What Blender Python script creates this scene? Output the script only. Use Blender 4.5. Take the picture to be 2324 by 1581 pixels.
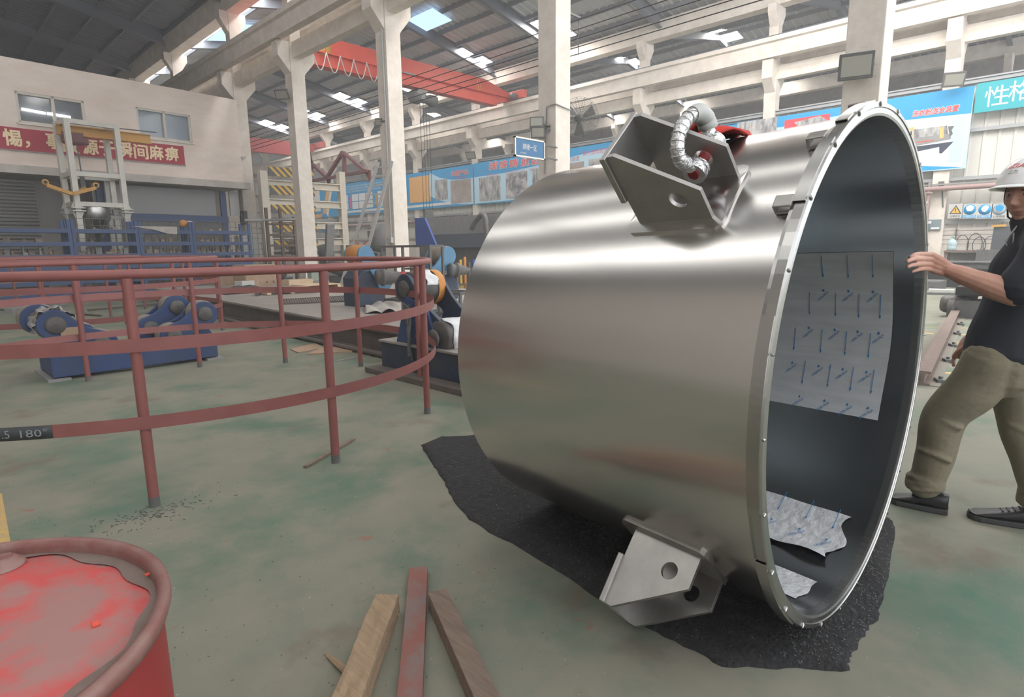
import bpy, bmesh, math, random
from mathutils import Vector as V, Matrix
for o in list(bpy.data.objects): bpy.data.objects.remove(o)
SC = bpy.context.scene
COL = SC.collection
PI = math.pi
rnd = random.Random(11)

# ------------------------------------------------------------------ camera
CAM_H = 1.36
FPX, PITCH, ROLL, YAW = 1330.0, 0.1724131620994671, 0.012707296247817386, 0.7701802619823093
_fw = V((math.cos(YAW)*math.cos(PITCH), math.sin(YAW)*math.cos(PITCH), -math.sin(PITCH)))
_r0 = V((math.sin(YAW), -math.cos(YAW), 0.0))
_d0 = _fw.cross(_r0)
_rt = math.cos(ROLL)*_r0 + math.sin(ROLL)*_d0
_dn = -math.sin(ROLL)*_r0 + math.cos(ROLL)*_d0
EYE = V((0, 0, CAM_H))
cam_data = bpy.data.cameras.new('camera')
cam_data.sensor_fit = 'HORIZONTAL'
cam_data.sensor_width = 36.0
cam_data.lens = FPX/2324*36.0
cam_data.clip_start = 0.05
cam_data.clip_end = 300
cam = bpy.data.objects.new('camera', cam_data)
COL.objects.link(cam)
_m = Matrix((( _rt.x, -_dn.x, -_fw.x, 0), (_rt.y, -_dn.y, -_fw.y, 0), (_rt.z, -_dn.z, -_fw.z, CAM_H), (0, 0, 0, 1)))
cam.matrix_world = _m
SC.camera = cam

# ------------------------------------------------------------------ view, sky
SC.view_settings.view_transform = 'Standard'
SC.view_settings.look = 'None'
SC.view_settings.gamma = 1.0
SC.view_settings.exposure = 0.58
try: SC.view_settings.use_curve_mapping = False
except Exception: pass
SC.cycles.max_bounces = 6
SC.cycles.diffuse_bounces = 3
SC.cycles.glossy_bounces = 4
SC.cycles.transmission_bounces = 4
SC.cycles.volume_bounces = 0
SC.cycles.adaptive_threshold = 0.03
SC.cycles.caustics_reflective = False
SC.cycles.caustics_refractive = False
SC.cycles.sample_clamp_indirect = 6.0

world = bpy.data.worlds.new('overcast_sky')
SC.world = world
world.use_nodes = True
_bg = world.node_tree.nodes['Background']
_bg.inputs[0].default_value = (0.93, 0.96, 1.0, 1)
_bg.inputs[1].default_value = 1.8

# daylight comes from the open end behind the camera (the sky) and through the bright panels in the roofs; added strips fill the halls

# ------------------------------------------------------------------ pixel -> place
def ray(x, y): return _rt*(x-1162.0) + _dn*(y-790.5) + _fw*FPX
def G(x, y, z=0.0):
    d = ray(x, y); return EYE + d*((z-CAM_H)/d.z)
def PX(X, x, y):
    d = ray(x, y); return EYE + d*(X/d.x)
def PY(Y, x, y):
    d = ray(x, y); return EYE + d*(Y/d.y)
_w = math.radians(5.5)
WN = V((-math.sin(_w), math.cos(_w), 0)); WD = V((math.cos(_w), math.sin(_w), 0))
WP = V((9.73, 25.0, 0))
def PW(x, y, off=0.0):               # on the office wall plane, or off metres in front of it
    d = ray(x, y); return EYE + d*((WN.dot(WP-EYE)-off)/WN.dot(d))
def PP(o, n, x, y):
    d = ray(x, y); return EYE + d*(n.dot(o-EYE)/n.dot(d))

# ------------------------------------------------------------------ materials
MATS = {}
def mat(name, col, rough=0.6, metal=0.0, col2=None, scale=6.0, amt=0.5, bump=0.0, bscale=None, stretch=None, detail=5.0,
        emit=None, estr=0.0, alpha=None, trans=0.0, coat=0.0, spec=None, rough2=None, sharp=0.25, aniso=0.0):
    if name in MATS: return MATS[name]
    m = bpy.data.materials.new(name); m.use_nodes = True
    nt = m.node_tree; N = nt.nodes; L = nt.links
    b = N['Principled BSDF']
    b.inputs['Base Color'].default_value = (*col, 1)
    b.inputs['Roughness'].default_value = rough
    b.inputs['Metallic'].default_value = metal
    if spec is not None: b.inputs['Specular IOR Level'].default_value = spec
    if aniso: b.inputs['Anisotropic'].default_value = aniso
    if coat: b.inputs['Coat Weight'].default_value = coat
    if trans: b.inputs['Transmission Weight'].default_value = trans
    if emit: b.inputs['Emission Color'].default_value = (*emit, 1); b.inputs['Emission Strength'].default_value = estr
    if alpha is not None: b.inputs['Alpha'].default_value = alpha
    if col2 is not None or bump:
        tc = N.new('ShaderNodeTexCoord'); mp = N.new('ShaderNodeMapping')
        L.new(tc.outputs['Object'], mp.inputs['Vector'])
        if stretch: mp.inputs['Scale'].default_value = stretch
    if col2 is not None:
        nz = N.new('ShaderNodeTexNoise'); nz.inputs['Scale'].default_value = scale; nz.inputs['Detail'].default_value = detail
        nz.inputs['Roughness'].default_value = 0.65
        L.new(mp.outputs[0], nz.inputs['Vector'])
        rp = N.new('ShaderNodeValToRGB')
        rp.color_ramp.elements[0].position = 0.5-sharp*0.6+(0.5-amt)*0.3; rp.color_ramp.elements[1].position = 0.5+sharp*0.6+(0.5-amt)*0.3
        rp.color_ramp.elements[0].color = (*col, 1); rp.color_ramp.elements[1].color = (*col2, 1)
        L.new(nz.outputs['Fac'], rp.inputs['Fac']); L.new(rp.outputs[0], b.inputs['Base Color'])
        if rough2 is not None:
            mr = N.new('ShaderNodeMapRange'); mr.inputs['To Min'].default_value = rough; mr.inputs['To Max'].default_value = rough2
            L.new(nz.outputs['Fac'], mr.inputs['Value']); L.new(mr.outputs[0], b.inputs['Roughness'])
    if bump:
        nb = N.new('ShaderNodeTexNoise'); nb.inputs['Scale'].default_value = bscale or scale*3; nb.inputs['Detail'].default_value = 4
        L.new(mp.outputs[0], nb.inputs['Vector'])
        bp = N.new('ShaderNodeBump'); bp.inputs['Strength'].default_value = bump; bp.inputs['Distance'].default_value = 0.02
        L.new(nb.outputs['Fac'], bp.inputs['Height']); L.new(bp.outputs[0], b.inputs['Normal'])
    MATS[name] = m
    return m
def emission(name, col, s):
    if name in MATS: return MATS[name]
    m = bpy.data.materials.new(name); m.use_nodes = True
    nt = m.node_tree; nt.nodes.clear()
    e = nt.nodes.new('ShaderNodeEmission'); e.inputs[0].default_value = (*col, 1); e.inputs[1].default_value = s
    o = nt.nodes.new('ShaderNodeOutputMaterial'); nt.links.new(e.outputs[0], o.inputs[0])
    MATS[name] = m; return m

# ------------------------------------------------------------------ mesh builder
def frame_of(d, up=V((0, 0, 1))):
    d = V(d).normalized()
    s = d.cross(up)
    if s.length < 1e-4: s = d.cross(V((0, 1, 0)))
    s.normalize(); return d, s, s.cross(d).normalized()
class MB:
    def __init__(s): s.v = []; s.f = []; s.sm = []
    def add(s, vs, fs, smooth=False):
        n = len(s.v); s.v += [V(x) for x in vs]; s.f += [[i+n for i in f] for f in fs]; s.sm += [smooth]*len(fs); return s
    def box(s, c, d, rz=0.0, M=None):
        c = V(c); hx, hy, hz = d[0]/2, d[1]/2, d[2]/2
        R_ = M if M is not None else Matrix.Rotation(rz, 3, 'Z')
        vs = [c + R_ @ V((x*hx, y*hy, z*hz)) for x in (-1, 1) for y in (-1, 1) for z in (-1, 1)]
        return s.add(vs, [(0, 1, 3, 2), (4, 6, 7, 5), (0, 4, 5, 1), (2, 3, 7, 6), (0, 2, 6, 4), (1, 5, 7, 3)])
    def bar(s, a, b, w, h, up=V((0, 0, 1))):
        a = V(a); b = V(b); d, sd, u = frame_of(b-a, V(up))
        c = [(-w/2, -h/2), (w/2, -h/2), (w/2, h/2), (-w/2, h/2)]
        vs = [p + sd*x + u*y for p in (a, b) for x, y in c]
        return s.add(vs, [(3, 2, 1, 0), (4, 5, 6, 7), (0, 1, 5, 4), (1, 2, 6, 5), (2, 3, 7, 6), (3, 0, 4, 7)])
    def ibeam(s, a, b, w, h, tf=0.03, tw=0.02, up=V((0, 0, 1))):
        a = V(a); b = V(b); d, sd, u = frame_of(b-a, V(up)); o = u*(h/2-tf/2)
        s.bar(a+o, b+o, w, tf, up); s.bar(a-o, b-o, w, tf, up); return s.bar(a, b, tw, h-2*tf, up)
    def tube(s, pts, r, n=10, closed=False, cap=True, smooth=True):
        pts = [V(p) for p in pts]; m = len(pts)
        rs = r if isinstance(r, (list, tuple)) else [r]*m
        rings = []; pu = None
        for i in range(m):
            if closed: t = pts[(i+1) % m]-pts[i-1]
            else: t = pts[min(i+1, m-1)]-pts[max(i-1, 0)]
            t.normalize()
            if pu is None:
                _, sd, u = frame_of(t)
            else:
                u = (pu - t*pu.dot(t)).normalized(); sd = t.cross(u)
            pu = u
            rings.append([pts[i] + (sd*math.cos(2*PI*k/n) + u*math.sin(2*PI*k/n))*rs[i] for k in range(n)])
        vs = [p for q in rings for p in q]; fs = []
        for i in range(m if closed else m-1):
            j = (i+1) % m
            for k in range(n): fs.append((i*n+k, i*n+(k+1) % n, j*n+(k+1) % n, j*n+k))
        s.add(vs, fs, smooth)
        if cap and not closed:
            s.add(rings[0], [list(range(n))[::-1]]); s.add(rings[-1], [list(range(n))])
        return s
    def cyl(s, a, b, r, r2=None, n=20, cap=True): return s.tube([a, b], [r, r if r2 is None else r2], n, cap=cap)
    def prism(s, poly, o, ux, uy, t):
        o = V(o); ux = V(ux); uy = V(uy); t = V(t); n = len(poly)
        A = [o + ux*x + uy*y for x, y in poly]; B = [p+t for p in A]
        s.add(A+B, [list(range(n))[::-1], [n+i for i in range(n)]] + [(i, (i+1) % n, n+(i+1) % n, n+i) for i in range(n)]); return s
    def plate_hole(s, poly, hc, hr, o, ux, uy, t, n=28):
        """plate with one round hole; the hole's centre must see the whole outline"""
        o = V(o); ux = V(ux); uy = V(uy); t = V(t)
        ang = sorted(set([2*PI*i/n for i in range(n)] + [math.atan2(y-hc[1], x-hc[0]) % (2*PI) for x, y in poly]))
        def hit(a):
            dx, dy = math.cos(a), math.sin(a); best = 1e9
            for i in range(len(poly)):
                x1, y1 = poly[i]; x2, y2 = poly[(i+1) % len(poly)]
                x1 -= hc[0]; x2 -= hc[0]; y1 -= hc[1]; y2 -= hc[1]
                ex, ey = x2-x1, y2-y1; den = dx*ey-dy*ex
                if abs(den) < 1e-9: continue
                k = (x1*ey-y1*ex)/den; u = (x1*dy-y1*dx)/den
                if k > 0 and -1e-6 <= u <= 1+1e-6: best = min(best, k)
            return best
        out = []; inn = []
        for a in ang:
            k = hit(a); out.append((hc[0]+math.cos(a)*k, hc[1]+math.sin(a)*k)); inn.append((hc[0]+math.cos(a)*hr, hc[1]+math.sin(a)*hr))
        m = len(ang); P = lambda q, h: o + ux*q[0] + uy*q[1] + t*h
        vs = [P(q, 0) for q in out]+[P(q, 0) for q in inn]+[P(q, 1) for q in out]+[P(q, 1) for q in inn]; fs = []
        for i in range(m):
            j = (i+1) % m
            fs += [(i, j, m+j, m+i), (2*m+j, 2*m+i, 3*m+i, 3*m+j), (j, i, 2*m+i, 2*m+j), (m+i, m+j, 3*m+j, 3*m+i)]
        return s.add(vs, fs)
    def lathe(s, prof, o, ax=V((0, 0, 1)), n=32, a0=0.0, a1=2*PI, smooth=True):
        o = V(o); d, sd, u = frame_of(ax); full = abs(a1-a0-2*PI) < 1e-6; k = n if full else n+1
        vs = [o + d*h + (sd*math.cos(a0+(a1-a0)*i/n) + u*math.sin(a0+(a1-a0)*i/n))*r for r, h in prof for i in range(k)]
        fs = []
        for j in range(len(prof)-1):
            for i in range(n):
                i2 = (i+1) % k
                fs.append((j*k+i, j*k+i2, (j+1)*k+i2, (j+1)*k+i))
        return s.add(vs, fs, smooth)
    def disc(s, c, r, ax, n=24):
        d, sd, u = frame_of(ax)
        return s.add([V(c)+(sd*math.cos(2*PI*i/n)+u*math.sin(2*PI*i/n))*r for i in range(n)], [list(range(n))])
    def grid(s, fn, nu, nv, cu=False, cv=False, smooth=True):
        a = nu if cu else nu+1; b = nv if cv else nv+1
        vs = [fn(i/nu, j/nv) for i in range(a) for j in range(b)]; fs = []
        for i in range(nu):
            for j in range(nv):
                i2 = (i+1) % a; j2 = (j+1) % b
                fs.append((i*b+j, i2*b+j, i2*b+j2, i*b+j2))
        return s.add(vs, fs, smooth)
    def ball(s, c, r, n=12, M=None):
        c = V(c); r = (r, r, r) if not isinstance(r, (list, tuple)) else r
        M = M or Matrix.Identity(3)
        def f(u, v):
            a = u*2*PI; b = v*PI
            return c + M @ V((r[0]*math.cos(a)*math.sin(b), r[1]*math.sin(a)*math.sin(b), r[2]*math.cos(b)))
        return s.grid(f, n, max(6, n//2), cu=True)
    def sheet(s, quad, nx=1, ny=1):
        a, b, c, d = [V(q) for q in quad]
        return s.grid(lambda u, v: a.lerp(b, u).lerp(d.lerp(c, u), v), nx, ny, smooth=False)
    def text(s, body, o, ux, uy, w=None, h=None, t=None, bold=0.0, shear=0.0):
        """lettering centred on o in the plane ux,uy; w or h fixes its size"""
        cu = bpy.data.curves.new('lettering', 'FONT'); cu.body = body; cu.align_x = 'CENTER'; cu.align_y = 'CENTER'
        cu.shear = shear; cu.resolution_u = 2
        ob = bpy.data.objects.new('lettering', cu); COL.objects.link(ob)
        dg = bpy.context.evaluated_depsgraph_get(); me = bpy.data.meshes.new_from_object(ob.evaluated_get(dg))
        co = [v.co.copy() for v in me.vertices]; fs = [list(p.vertices) for p in me.polygons]
        bpy.data.objects.remove(ob); bpy.data.curves.remove(cu); bpy.data.meshes.remove(me)
        if not co: return s
        x0 = min(c.x for c in co); x1 = max(c.x for c in co); y0 = min(c.y for c in co); y1 = max(c.y for c in co)
        sx = (w/(x1-x0)) if w else h/(y1-y0); sy = (h/(y1-y0)) if h else sx
        o = V(o); ux = V(ux).normalized(); uy = V(uy).normalized(); k = bold*(y1-y0)*sy
        nz = ux.cross(uy)
        for i, (ex, ey) in enumerate(((0, 0),) if not bold else ((k, k), (-k, k), (k, -k), (-k, -k), (0, 0))):
            s.add([o + nz*(i*0.0012) + ux*((c.x-(x0+x1)/2)*sx+ex) + uy*((c.y-(y0+y1)/2)*sy+ey) for c in co], fs)
        return s
    def build(s, name, m, parent=None, bevel=0.0, solid=0.0, sub=0, remesh=0.0, smooth_it=0, label=None, weld=False, soff=-1.0):
        me = bpy.data.meshes.new(name)
        if s.v:
            xs = [v.x for v in s.v]; ys = [v.y for v in s.v]; zs = [v.z for v in s.v]
            c = V(((min(xs)+max(xs))/2, (min(ys)+max(ys))/2, min(zs)))
        else: c = V()
        me.from_pydata([v-c for v in s.v], [], s.f)
        me.polygons.foreach_set('use_smooth', s.sm)
        me.update()
        bm = bmesh.new(); bm.from_mesh(me)
        if weld: bmesh.ops.remove_doubles(bm, verts=bm.verts, dist=1e-5)
        bmesh.ops.recalc_face_normals(bm, faces=bm.faces); bm.to_mesh(me); bm.free()
        o = bpy.data.objects.new(name, me); COL.objects.link(o)
        me.materials.append(m)
        if parent is not None:
            o.parent = parent
            w = V(parent.get('_w', (0, 0, 0)))
            o.location = c - w
        else: o.location = c
        o['_w'] = tuple(c)
        if solid:
            md = o.modifiers.new('thickness', 'SOLIDIFY'); md.thickness = solid; md.offset = soff
        if remesh:
            md = o.modifiers.new('join', 'REMESH'); md.mode = 'VOXEL'; md.voxel_size = remesh; md.use_smooth_shade = True
            if smooth_it:
                md = o.modifiers.new('soften', 'SMOOTH'); md.iterations = smooth_it; md.factor = 0.5
        if bevel:
            md = o.modifiers.new('edge', 'BEVEL'); md.width = bevel; md.segments = 2; md.limit_method = 'ANGLE'; md.angle_limit = math.radians(40)
        if sub:
            md = o.modifiers.new('round', 'SUBSURF'); md.levels = sub; md.render_levels = sub
        if label: o['label'] = label
        return o
def tag(o, label, cat, group=None, kind=None):
    o['label'] = label; o['category'] = cat
    if group: o['group'] = group
    if kind: o['kind'] = kind
    return o
def thing(name, label, cat, loc=(0, 0, 0), group=None):
    o = bpy.data.objects.new(name, None); COL.objects.link(o)
    o.empty_display_size = 0.1; o.location = loc; o['_w'] = tuple(loc)
    return tag(o, label, cat, group)
def struct(o): o['kind'] = 'structure'; return o
def copy_tree(o, parent=None):
    c = o.copy(); COL.objects.link(c)
    if parent is not None: c.parent = parent; c.matrix_parent_inverse = o.matrix_parent_inverse.copy()
    for ch in list(o.children): copy_tree(ch, c)
    return c
def dup(root, loc, rz=None, label=None, scale=None):
    c = copy_tree(root); c.location = loc
    if rz is not None: c.rotation_euler = (0, 0, rz)
    if scale is not None: c.scale = (scale,)*3
    if label: c['label'] = label
    return c
ORD = ['first', 'second', 'third', 'fourth', 'fifth', 'sixth', 'seventh', 'eighth', 'ninth', 'tenth', 'eleventh', 'twelfth']
# ------------------------------------------------------------------ palette
M_conc = mat('white_limewashed_concrete', (0.82, 0.75, 0.68), 0.85, col2=(0.63, 0.56, 0.49), scale=2.2, amt=0.35, bump=0.35, bscale=14, sharp=0.35)
M_concd = mat('grey_concrete', (0.60, 0.55, 0.50), 0.85, col2=(0.46, 0.42, 0.39), scale=1.5, amt=0.4, bump=0.25, bscale=12)
M_plaster = mat('pink_white_plaster', (0.84, 0.74, 0.67), 0.88, col2=(0.77, 0.65, 0.57), scale=0.9, amt=0.45, bump=0.25, bscale=5, stretch=(1, 1, 2.5))
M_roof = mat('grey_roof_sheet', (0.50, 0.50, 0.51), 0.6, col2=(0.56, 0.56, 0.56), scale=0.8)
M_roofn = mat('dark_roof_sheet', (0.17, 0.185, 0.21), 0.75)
M_steel = mat('dark_roof_steel', (0.155, 0.17, 0.20), 0.6)
M_siding = mat('white_siding', (0.70, 0.67, 0.62), 0.5, col2=(0.62, 0.60, 0.56), scale=1.2, stretch=(1, 1, 0.4))
M_sidingd = mat('grey_siding_rail', (0.36, 0.37, 0.38), 0.6)
M_lowwall = mat('whitewashed_brick', (0.74, 0.68, 0.62), 0.85, col2=(0.66, 0.60, 0.55), scale=1.5, bump=0.2)
M_backwall = mat('beige_grey_wall', (0.60, 0.55, 0.50), 0.85, col2=(0.52, 0.48, 0.44), scale=0.5)
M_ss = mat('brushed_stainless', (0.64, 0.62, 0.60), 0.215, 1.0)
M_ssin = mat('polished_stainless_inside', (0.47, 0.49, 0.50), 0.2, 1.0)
M_ssdull = mat('dull_steel_plate', (0.46, 0.45, 0.43), 0.36, 1.0, col2=(0.38, 0.37, 0.355), scale=7.0, rough2=0.5)
M_flange = mat('flange_steel', (0.46, 0.455, 0.44), 0.27, 1.0)
M_galv = mat('galvanised_shackle', (0.66, 0.66, 0.66), 0.36, 1.0, bump=0.5, bscale=60)
M_redfab = mat('red_sling_fabric', (0.62, 0.045, 0.03), 0.85, col2=(0.45, 0.03, 0.02), scale=14)
M_film = mat('white_protective_film', (0.62, 0.64, 0.66), 0.35, col2=(0.52, 0.54, 0.56), scale=3, stretch=(1, 1, 8))
M_filmcr = mat('crumpled_white_film', (0.70, 0.71, 0.72), 0.4, col2=(0.60, 0.61, 0.62), scale=9, bump=0.6, bscale=22)
M_blueink = mat('blue_ink', (0.03, 0.20, 0.48), 0.6)
M_mat = mat('black_felt', (0.016, 0.016, 0.017), 0.95, col2=(0.03, 0.03, 0.031), scale=22, bump=0.6, bscale=60)
M_rail = mat('red_oxide_paint', (0.27, 0.092, 0.082), 0.5, col2=(0.23, 0.078, 0.07), scale=7)
M_railtop = M_rail
M_blackmark = mat('black_paint', (0.045, 0.05, 0.055), 0.6)
M_chalk = mat('chalk', (0.25, 0.27, 0.27), 0.9)
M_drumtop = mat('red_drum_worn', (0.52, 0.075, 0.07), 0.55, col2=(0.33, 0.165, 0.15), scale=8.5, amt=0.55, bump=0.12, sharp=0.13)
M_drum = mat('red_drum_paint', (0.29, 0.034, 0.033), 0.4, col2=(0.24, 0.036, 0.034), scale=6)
M_drumrim = mat('rusty_drum_rim', (0.20, 0.075, 0.065), 0.5, col2=(0.25, 0.15, 0.13), scale=14)
M_dust = mat('grey_dust', (0.22, 0.165, 0.145), 0.9, col2=(0.165, 0.12, 0.10), scale=14)
M_wood = mat('weathered_timber', (0.42, 0.30, 0.19), 0.8, col2=(0.29, 0.20, 0.125), scale=3.2, bump=0.5, bscale=9, stretch=(14, 1.0, 14), sharp=0.4)
M_wood2 = mat('grey_brown_timber', (0.25, 0.18, 0.135), 0.85, col2=(0.17, 0.125, 0.095), scale=3.5, bump=0.4, bscale=10, stretch=(12, 1.2, 12))
M_redwood = mat('rusty_red_bar', (0.26, 0.105, 0.085), 0.7, col2=(0.22, 0.155, 0.14), scale=4.5, bump=0.15, sharp=0.1)
M_palewood = mat('pale_pine', (0.66, 0.50, 0.34), 0.75, col2=(0.56, 0.41, 0.27), scale=4, stretch=(1, 6, 6))
M_card = mat('cardboard', (0.42, 0.29, 0.20), 0.85, col2=(0.36, 0.245, 0.165), scale=5)
M_blue = mat('machine_blue', (0.028, 0.058, 0.175), 0.5, col2=(0.045, 0.07, 0.14), scale=4)
M_blued = mat('dark_machine_blue', (0.022, 0.045, 0.09), 0.5, col2=(0.05, 0.055, 0.07), scale=4)
M_lblue = mat('light_machine_blue', (0.115, 0.27, 0.42), 0.45, col2=(0.095, 0.22, 0.35), scale=3)
M_rackblue = mat('rack_blue', (0.045, 0.085, 0.22), 0.5, col2=(0.055, 0.08, 0.16), scale=5)
M_signblue = mat('cobalt_panel', (0.035, 0.085, 0.34), 0.45)
M_tan = mat('tan_roller_rubber', (0.30, 0.255, 0.21), 0.7, col2=(0.22, 0.185, 0.15), scale=6)
M_grease = mat('greasy_dark_steel', (0.075, 0.07, 0.066), 0.5, col2=(0.12, 0.11, 0.10), scale=14)
M_dkgrey = mat('dark_grey_metal', (0.105, 0.105, 0.105), 0.5, col2=(0.15, 0.145, 0.14), scale=8)
M_mgrey = mat('mid_grey_metal', (0.25, 0.25, 0.25), 0.5, col2=(0.31, 0.30, 0.29), scale=6)
M_lgrey = mat('light_grey_paint', (0.52, 0.52, 0.50), 0.5)
M_platform = mat('dusty_steel_plate', (0.33, 0.30, 0.27), 0.6, col2=(0.26, 0.235, 0.21), scale=1.6, bump=0.1)
M_platside = mat('dark_rusty_beam', (0.105, 0.085, 0.075), 0.7, col2=(0.14, 0.115, 0.10), scale=4)
M_foil = mat('torn_silver_wrap', (0.62, 0.62, 0.62), 0.3, 0.6, col2=(0.38, 0.38, 0.38), scale=12, bump=1.0, bscale=24)
M_orange = mat('orange_paint', (0.62, 0.26, 0.05), 0.6, col2=(0.50, 0.21, 0.06), scale=12)
M_creampaint = mat('cream_frame_paint', (0.66, 0.60, 0.50), 0.55, col2=(0.60, 0.54, 0.45), scale=5)
M_whitepaint = mat('off_white_frame_paint', (0.66, 0.64, 0.58), 0.5, col2=(0.58, 0.56, 0.51), scale=5)
M_yellow = mat('crane_yellow', (0.62, 0.34, 0.07), 0.5, col2=(0.52, 0.28, 0.07), scale=6)
M_hazy = mat('hazard_yellow', (0.66, 0.40, 0.07), 0.6)
M_hazk = mat('hazard_dark', (0.10, 0.10, 0.105), 0.6)
M_alu = mat('aluminium', (0.62, 0.62, 0.62), 0.4, 0.7)
M_crane = mat('crane_red', (0.68, 0.09, 0.055), 0.45, col2=(0.60, 0.075, 0.05), scale=2)
M_craned = mat('crane_red_dull', (0.42, 0.06, 0.06), 0.5)
M_banner = mat('red_banner', (0.46, 0.055, 0.085), 0.7, col2=(0.42, 0.05, 0.075), scale=1.5)
M_bannertxt = mat('cream_lettering', (0.98, 0.80, 0.52), 0.7)
M_rust = mat('maroon_truss_paint', (0.20, 0.085, 0.09), 0.6)
M_pink = mat('pinkish_pipe', (0.36, 0.24, 0.225), 0.5)
M_poster = mat('poster_blue', (0.02, 0.33, 0.66), 0.4)
M_posterl = mat('poster_pale_blue', (0.50, 0.71, 0.85), 0.4)
M_posterw = mat('poster_white', (0.80, 0.80, 0.80), 0.4)
M_postero = mat('poster_orange', (0.86, 0.47, 0.16), 0.45)
M_posterr = mat('poster_red', (0.82, 0.07, 0.09), 0.45)
M_postermag = mat('poster_magenta', (0.70, 0.12, 0.36), 0.45)
M_teal = mat('teal_board', (0.02, 0.36, 0.42), 0.5)
M_photo1 = mat('poster_photo_grey', (0.62, 0.61, 0.60), 0.4, col2=(0.14, 0.14, 0.15), scale=1.6, sharp=0.25, stretch=(1, 3, 1))
M_photo2 = mat('poster_photo_dark', (0.16, 0.16, 0.18), 0.4, col2=(0.55, 0.53, 0.52), scale=2.2, sharp=0.15)
M_photo3 = mat('poster_photo_brown', (0.30, 0.24, 0.21), 0.4, col2=(0.46, 0.41, 0.38), scale=1.2)
M_glass = mat('office_glass', (0.30, 0.36, 0.42), 0.12, 0.0, spec=0.6)
M_glassd = mat('dark_office_glass', (0.15, 0.17, 0.19), 0.08, spec=0.6)
M_alframe = mat('pale_window_frame', (0.66, 0.61, 0.55), 0.5)
M_shutter = mat('grey_shutter', (0.15, 0.145, 0.14), 0.45, 0.3)
M_panelg = mat('grey_board', (0.34, 0.34, 0.34), 0.6)
M_black = mat('matt_black', (0.018, 0.018, 0.02), 0.6)
M_lamp = emission('daylit_roof_panel', (1.0, 0.97, 0.92), 45.0)
M_lampn = emission('daylit_and_fill_strip', (1.0, 0.98, 0.95), 2.9)  # tank bay strips, and the added fill strip beyond the poster wall
M_lampb = emission('blue_translucent_sheet', (0.42, 0.60, 0.85), 1.3)
M_tubelit = emission('lit_tube', (1.0, 0.98, 0.95), 3.0)
M_skin = mat('skin', (0.54, 0.30, 0.225), 0.55, col2=(0.47, 0.245, 0.18), scale=18)
M_hair = mat('black_hair', (0.02, 0.018, 0.017), 0.6)
M_shirt = mat('dark_navy_shirt', (0.022, 0.026, 0.036), 0.85, bump=0.25, bscale=7)
M_khaki = mat('khaki_cotton', (0.235, 0.205, 0.14), 0.9, col2=(0.20, 0.175, 0.12), scale=5, bump=0.55, bscale=9, stretch=(1, 1, 1.3))
M_shoe = mat('black_leather', (0.013, 0.013, 0.014), 0.42)
M_sole = mat('rubber_sole', (0.05, 0.05, 0.05), 0.8)
M_helmet = mat('white_helmet_plastic', (0.90, 0.90, 0.90), 0.22)
M_bottle = mat('clear_blue_plastic', (0.62, 0.78, 0.84), 0.12, trans=0.35)
M_green = mat('green_cap', (0.02, 0.30, 0.18), 0.5)
M_cable = mat('black_cable', (0.03, 0.03, 0.032), 0.6)
M_lens = mat('floodlight_glass', (0.36, 0.35, 0.30), 0.2)
M_silver = mat('silver_sign_frame', (0.66, 0.62, 0.56), 0.35, 0.6)
M_tarp = mat('pale_tarp', (0.50, 0.46, 0.43), 0.8, col2=(0.40, 0.37, 0.34), scale=6, bump=0.8, bscale=5)
M_darkcloth = mat('dark_tarp', (0.06, 0.06, 0.062), 0.7, bump=0.8, bscale=6)
M_rustpart = mat('rusty_small_part', (0.24, 0.175, 0.14), 0.8, col2=(0.30, 0.26, 0.22), scale=9)
M_yline = mat('yellow_floor_paint', (0.60, 0.38, 0.11), 0.6, col2=(0.42, 0.32, 0.17), scale=9)
M_redchip = mat('bright_red_chip', (0.72, 0.09, 0.05), 0.5)

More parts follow.
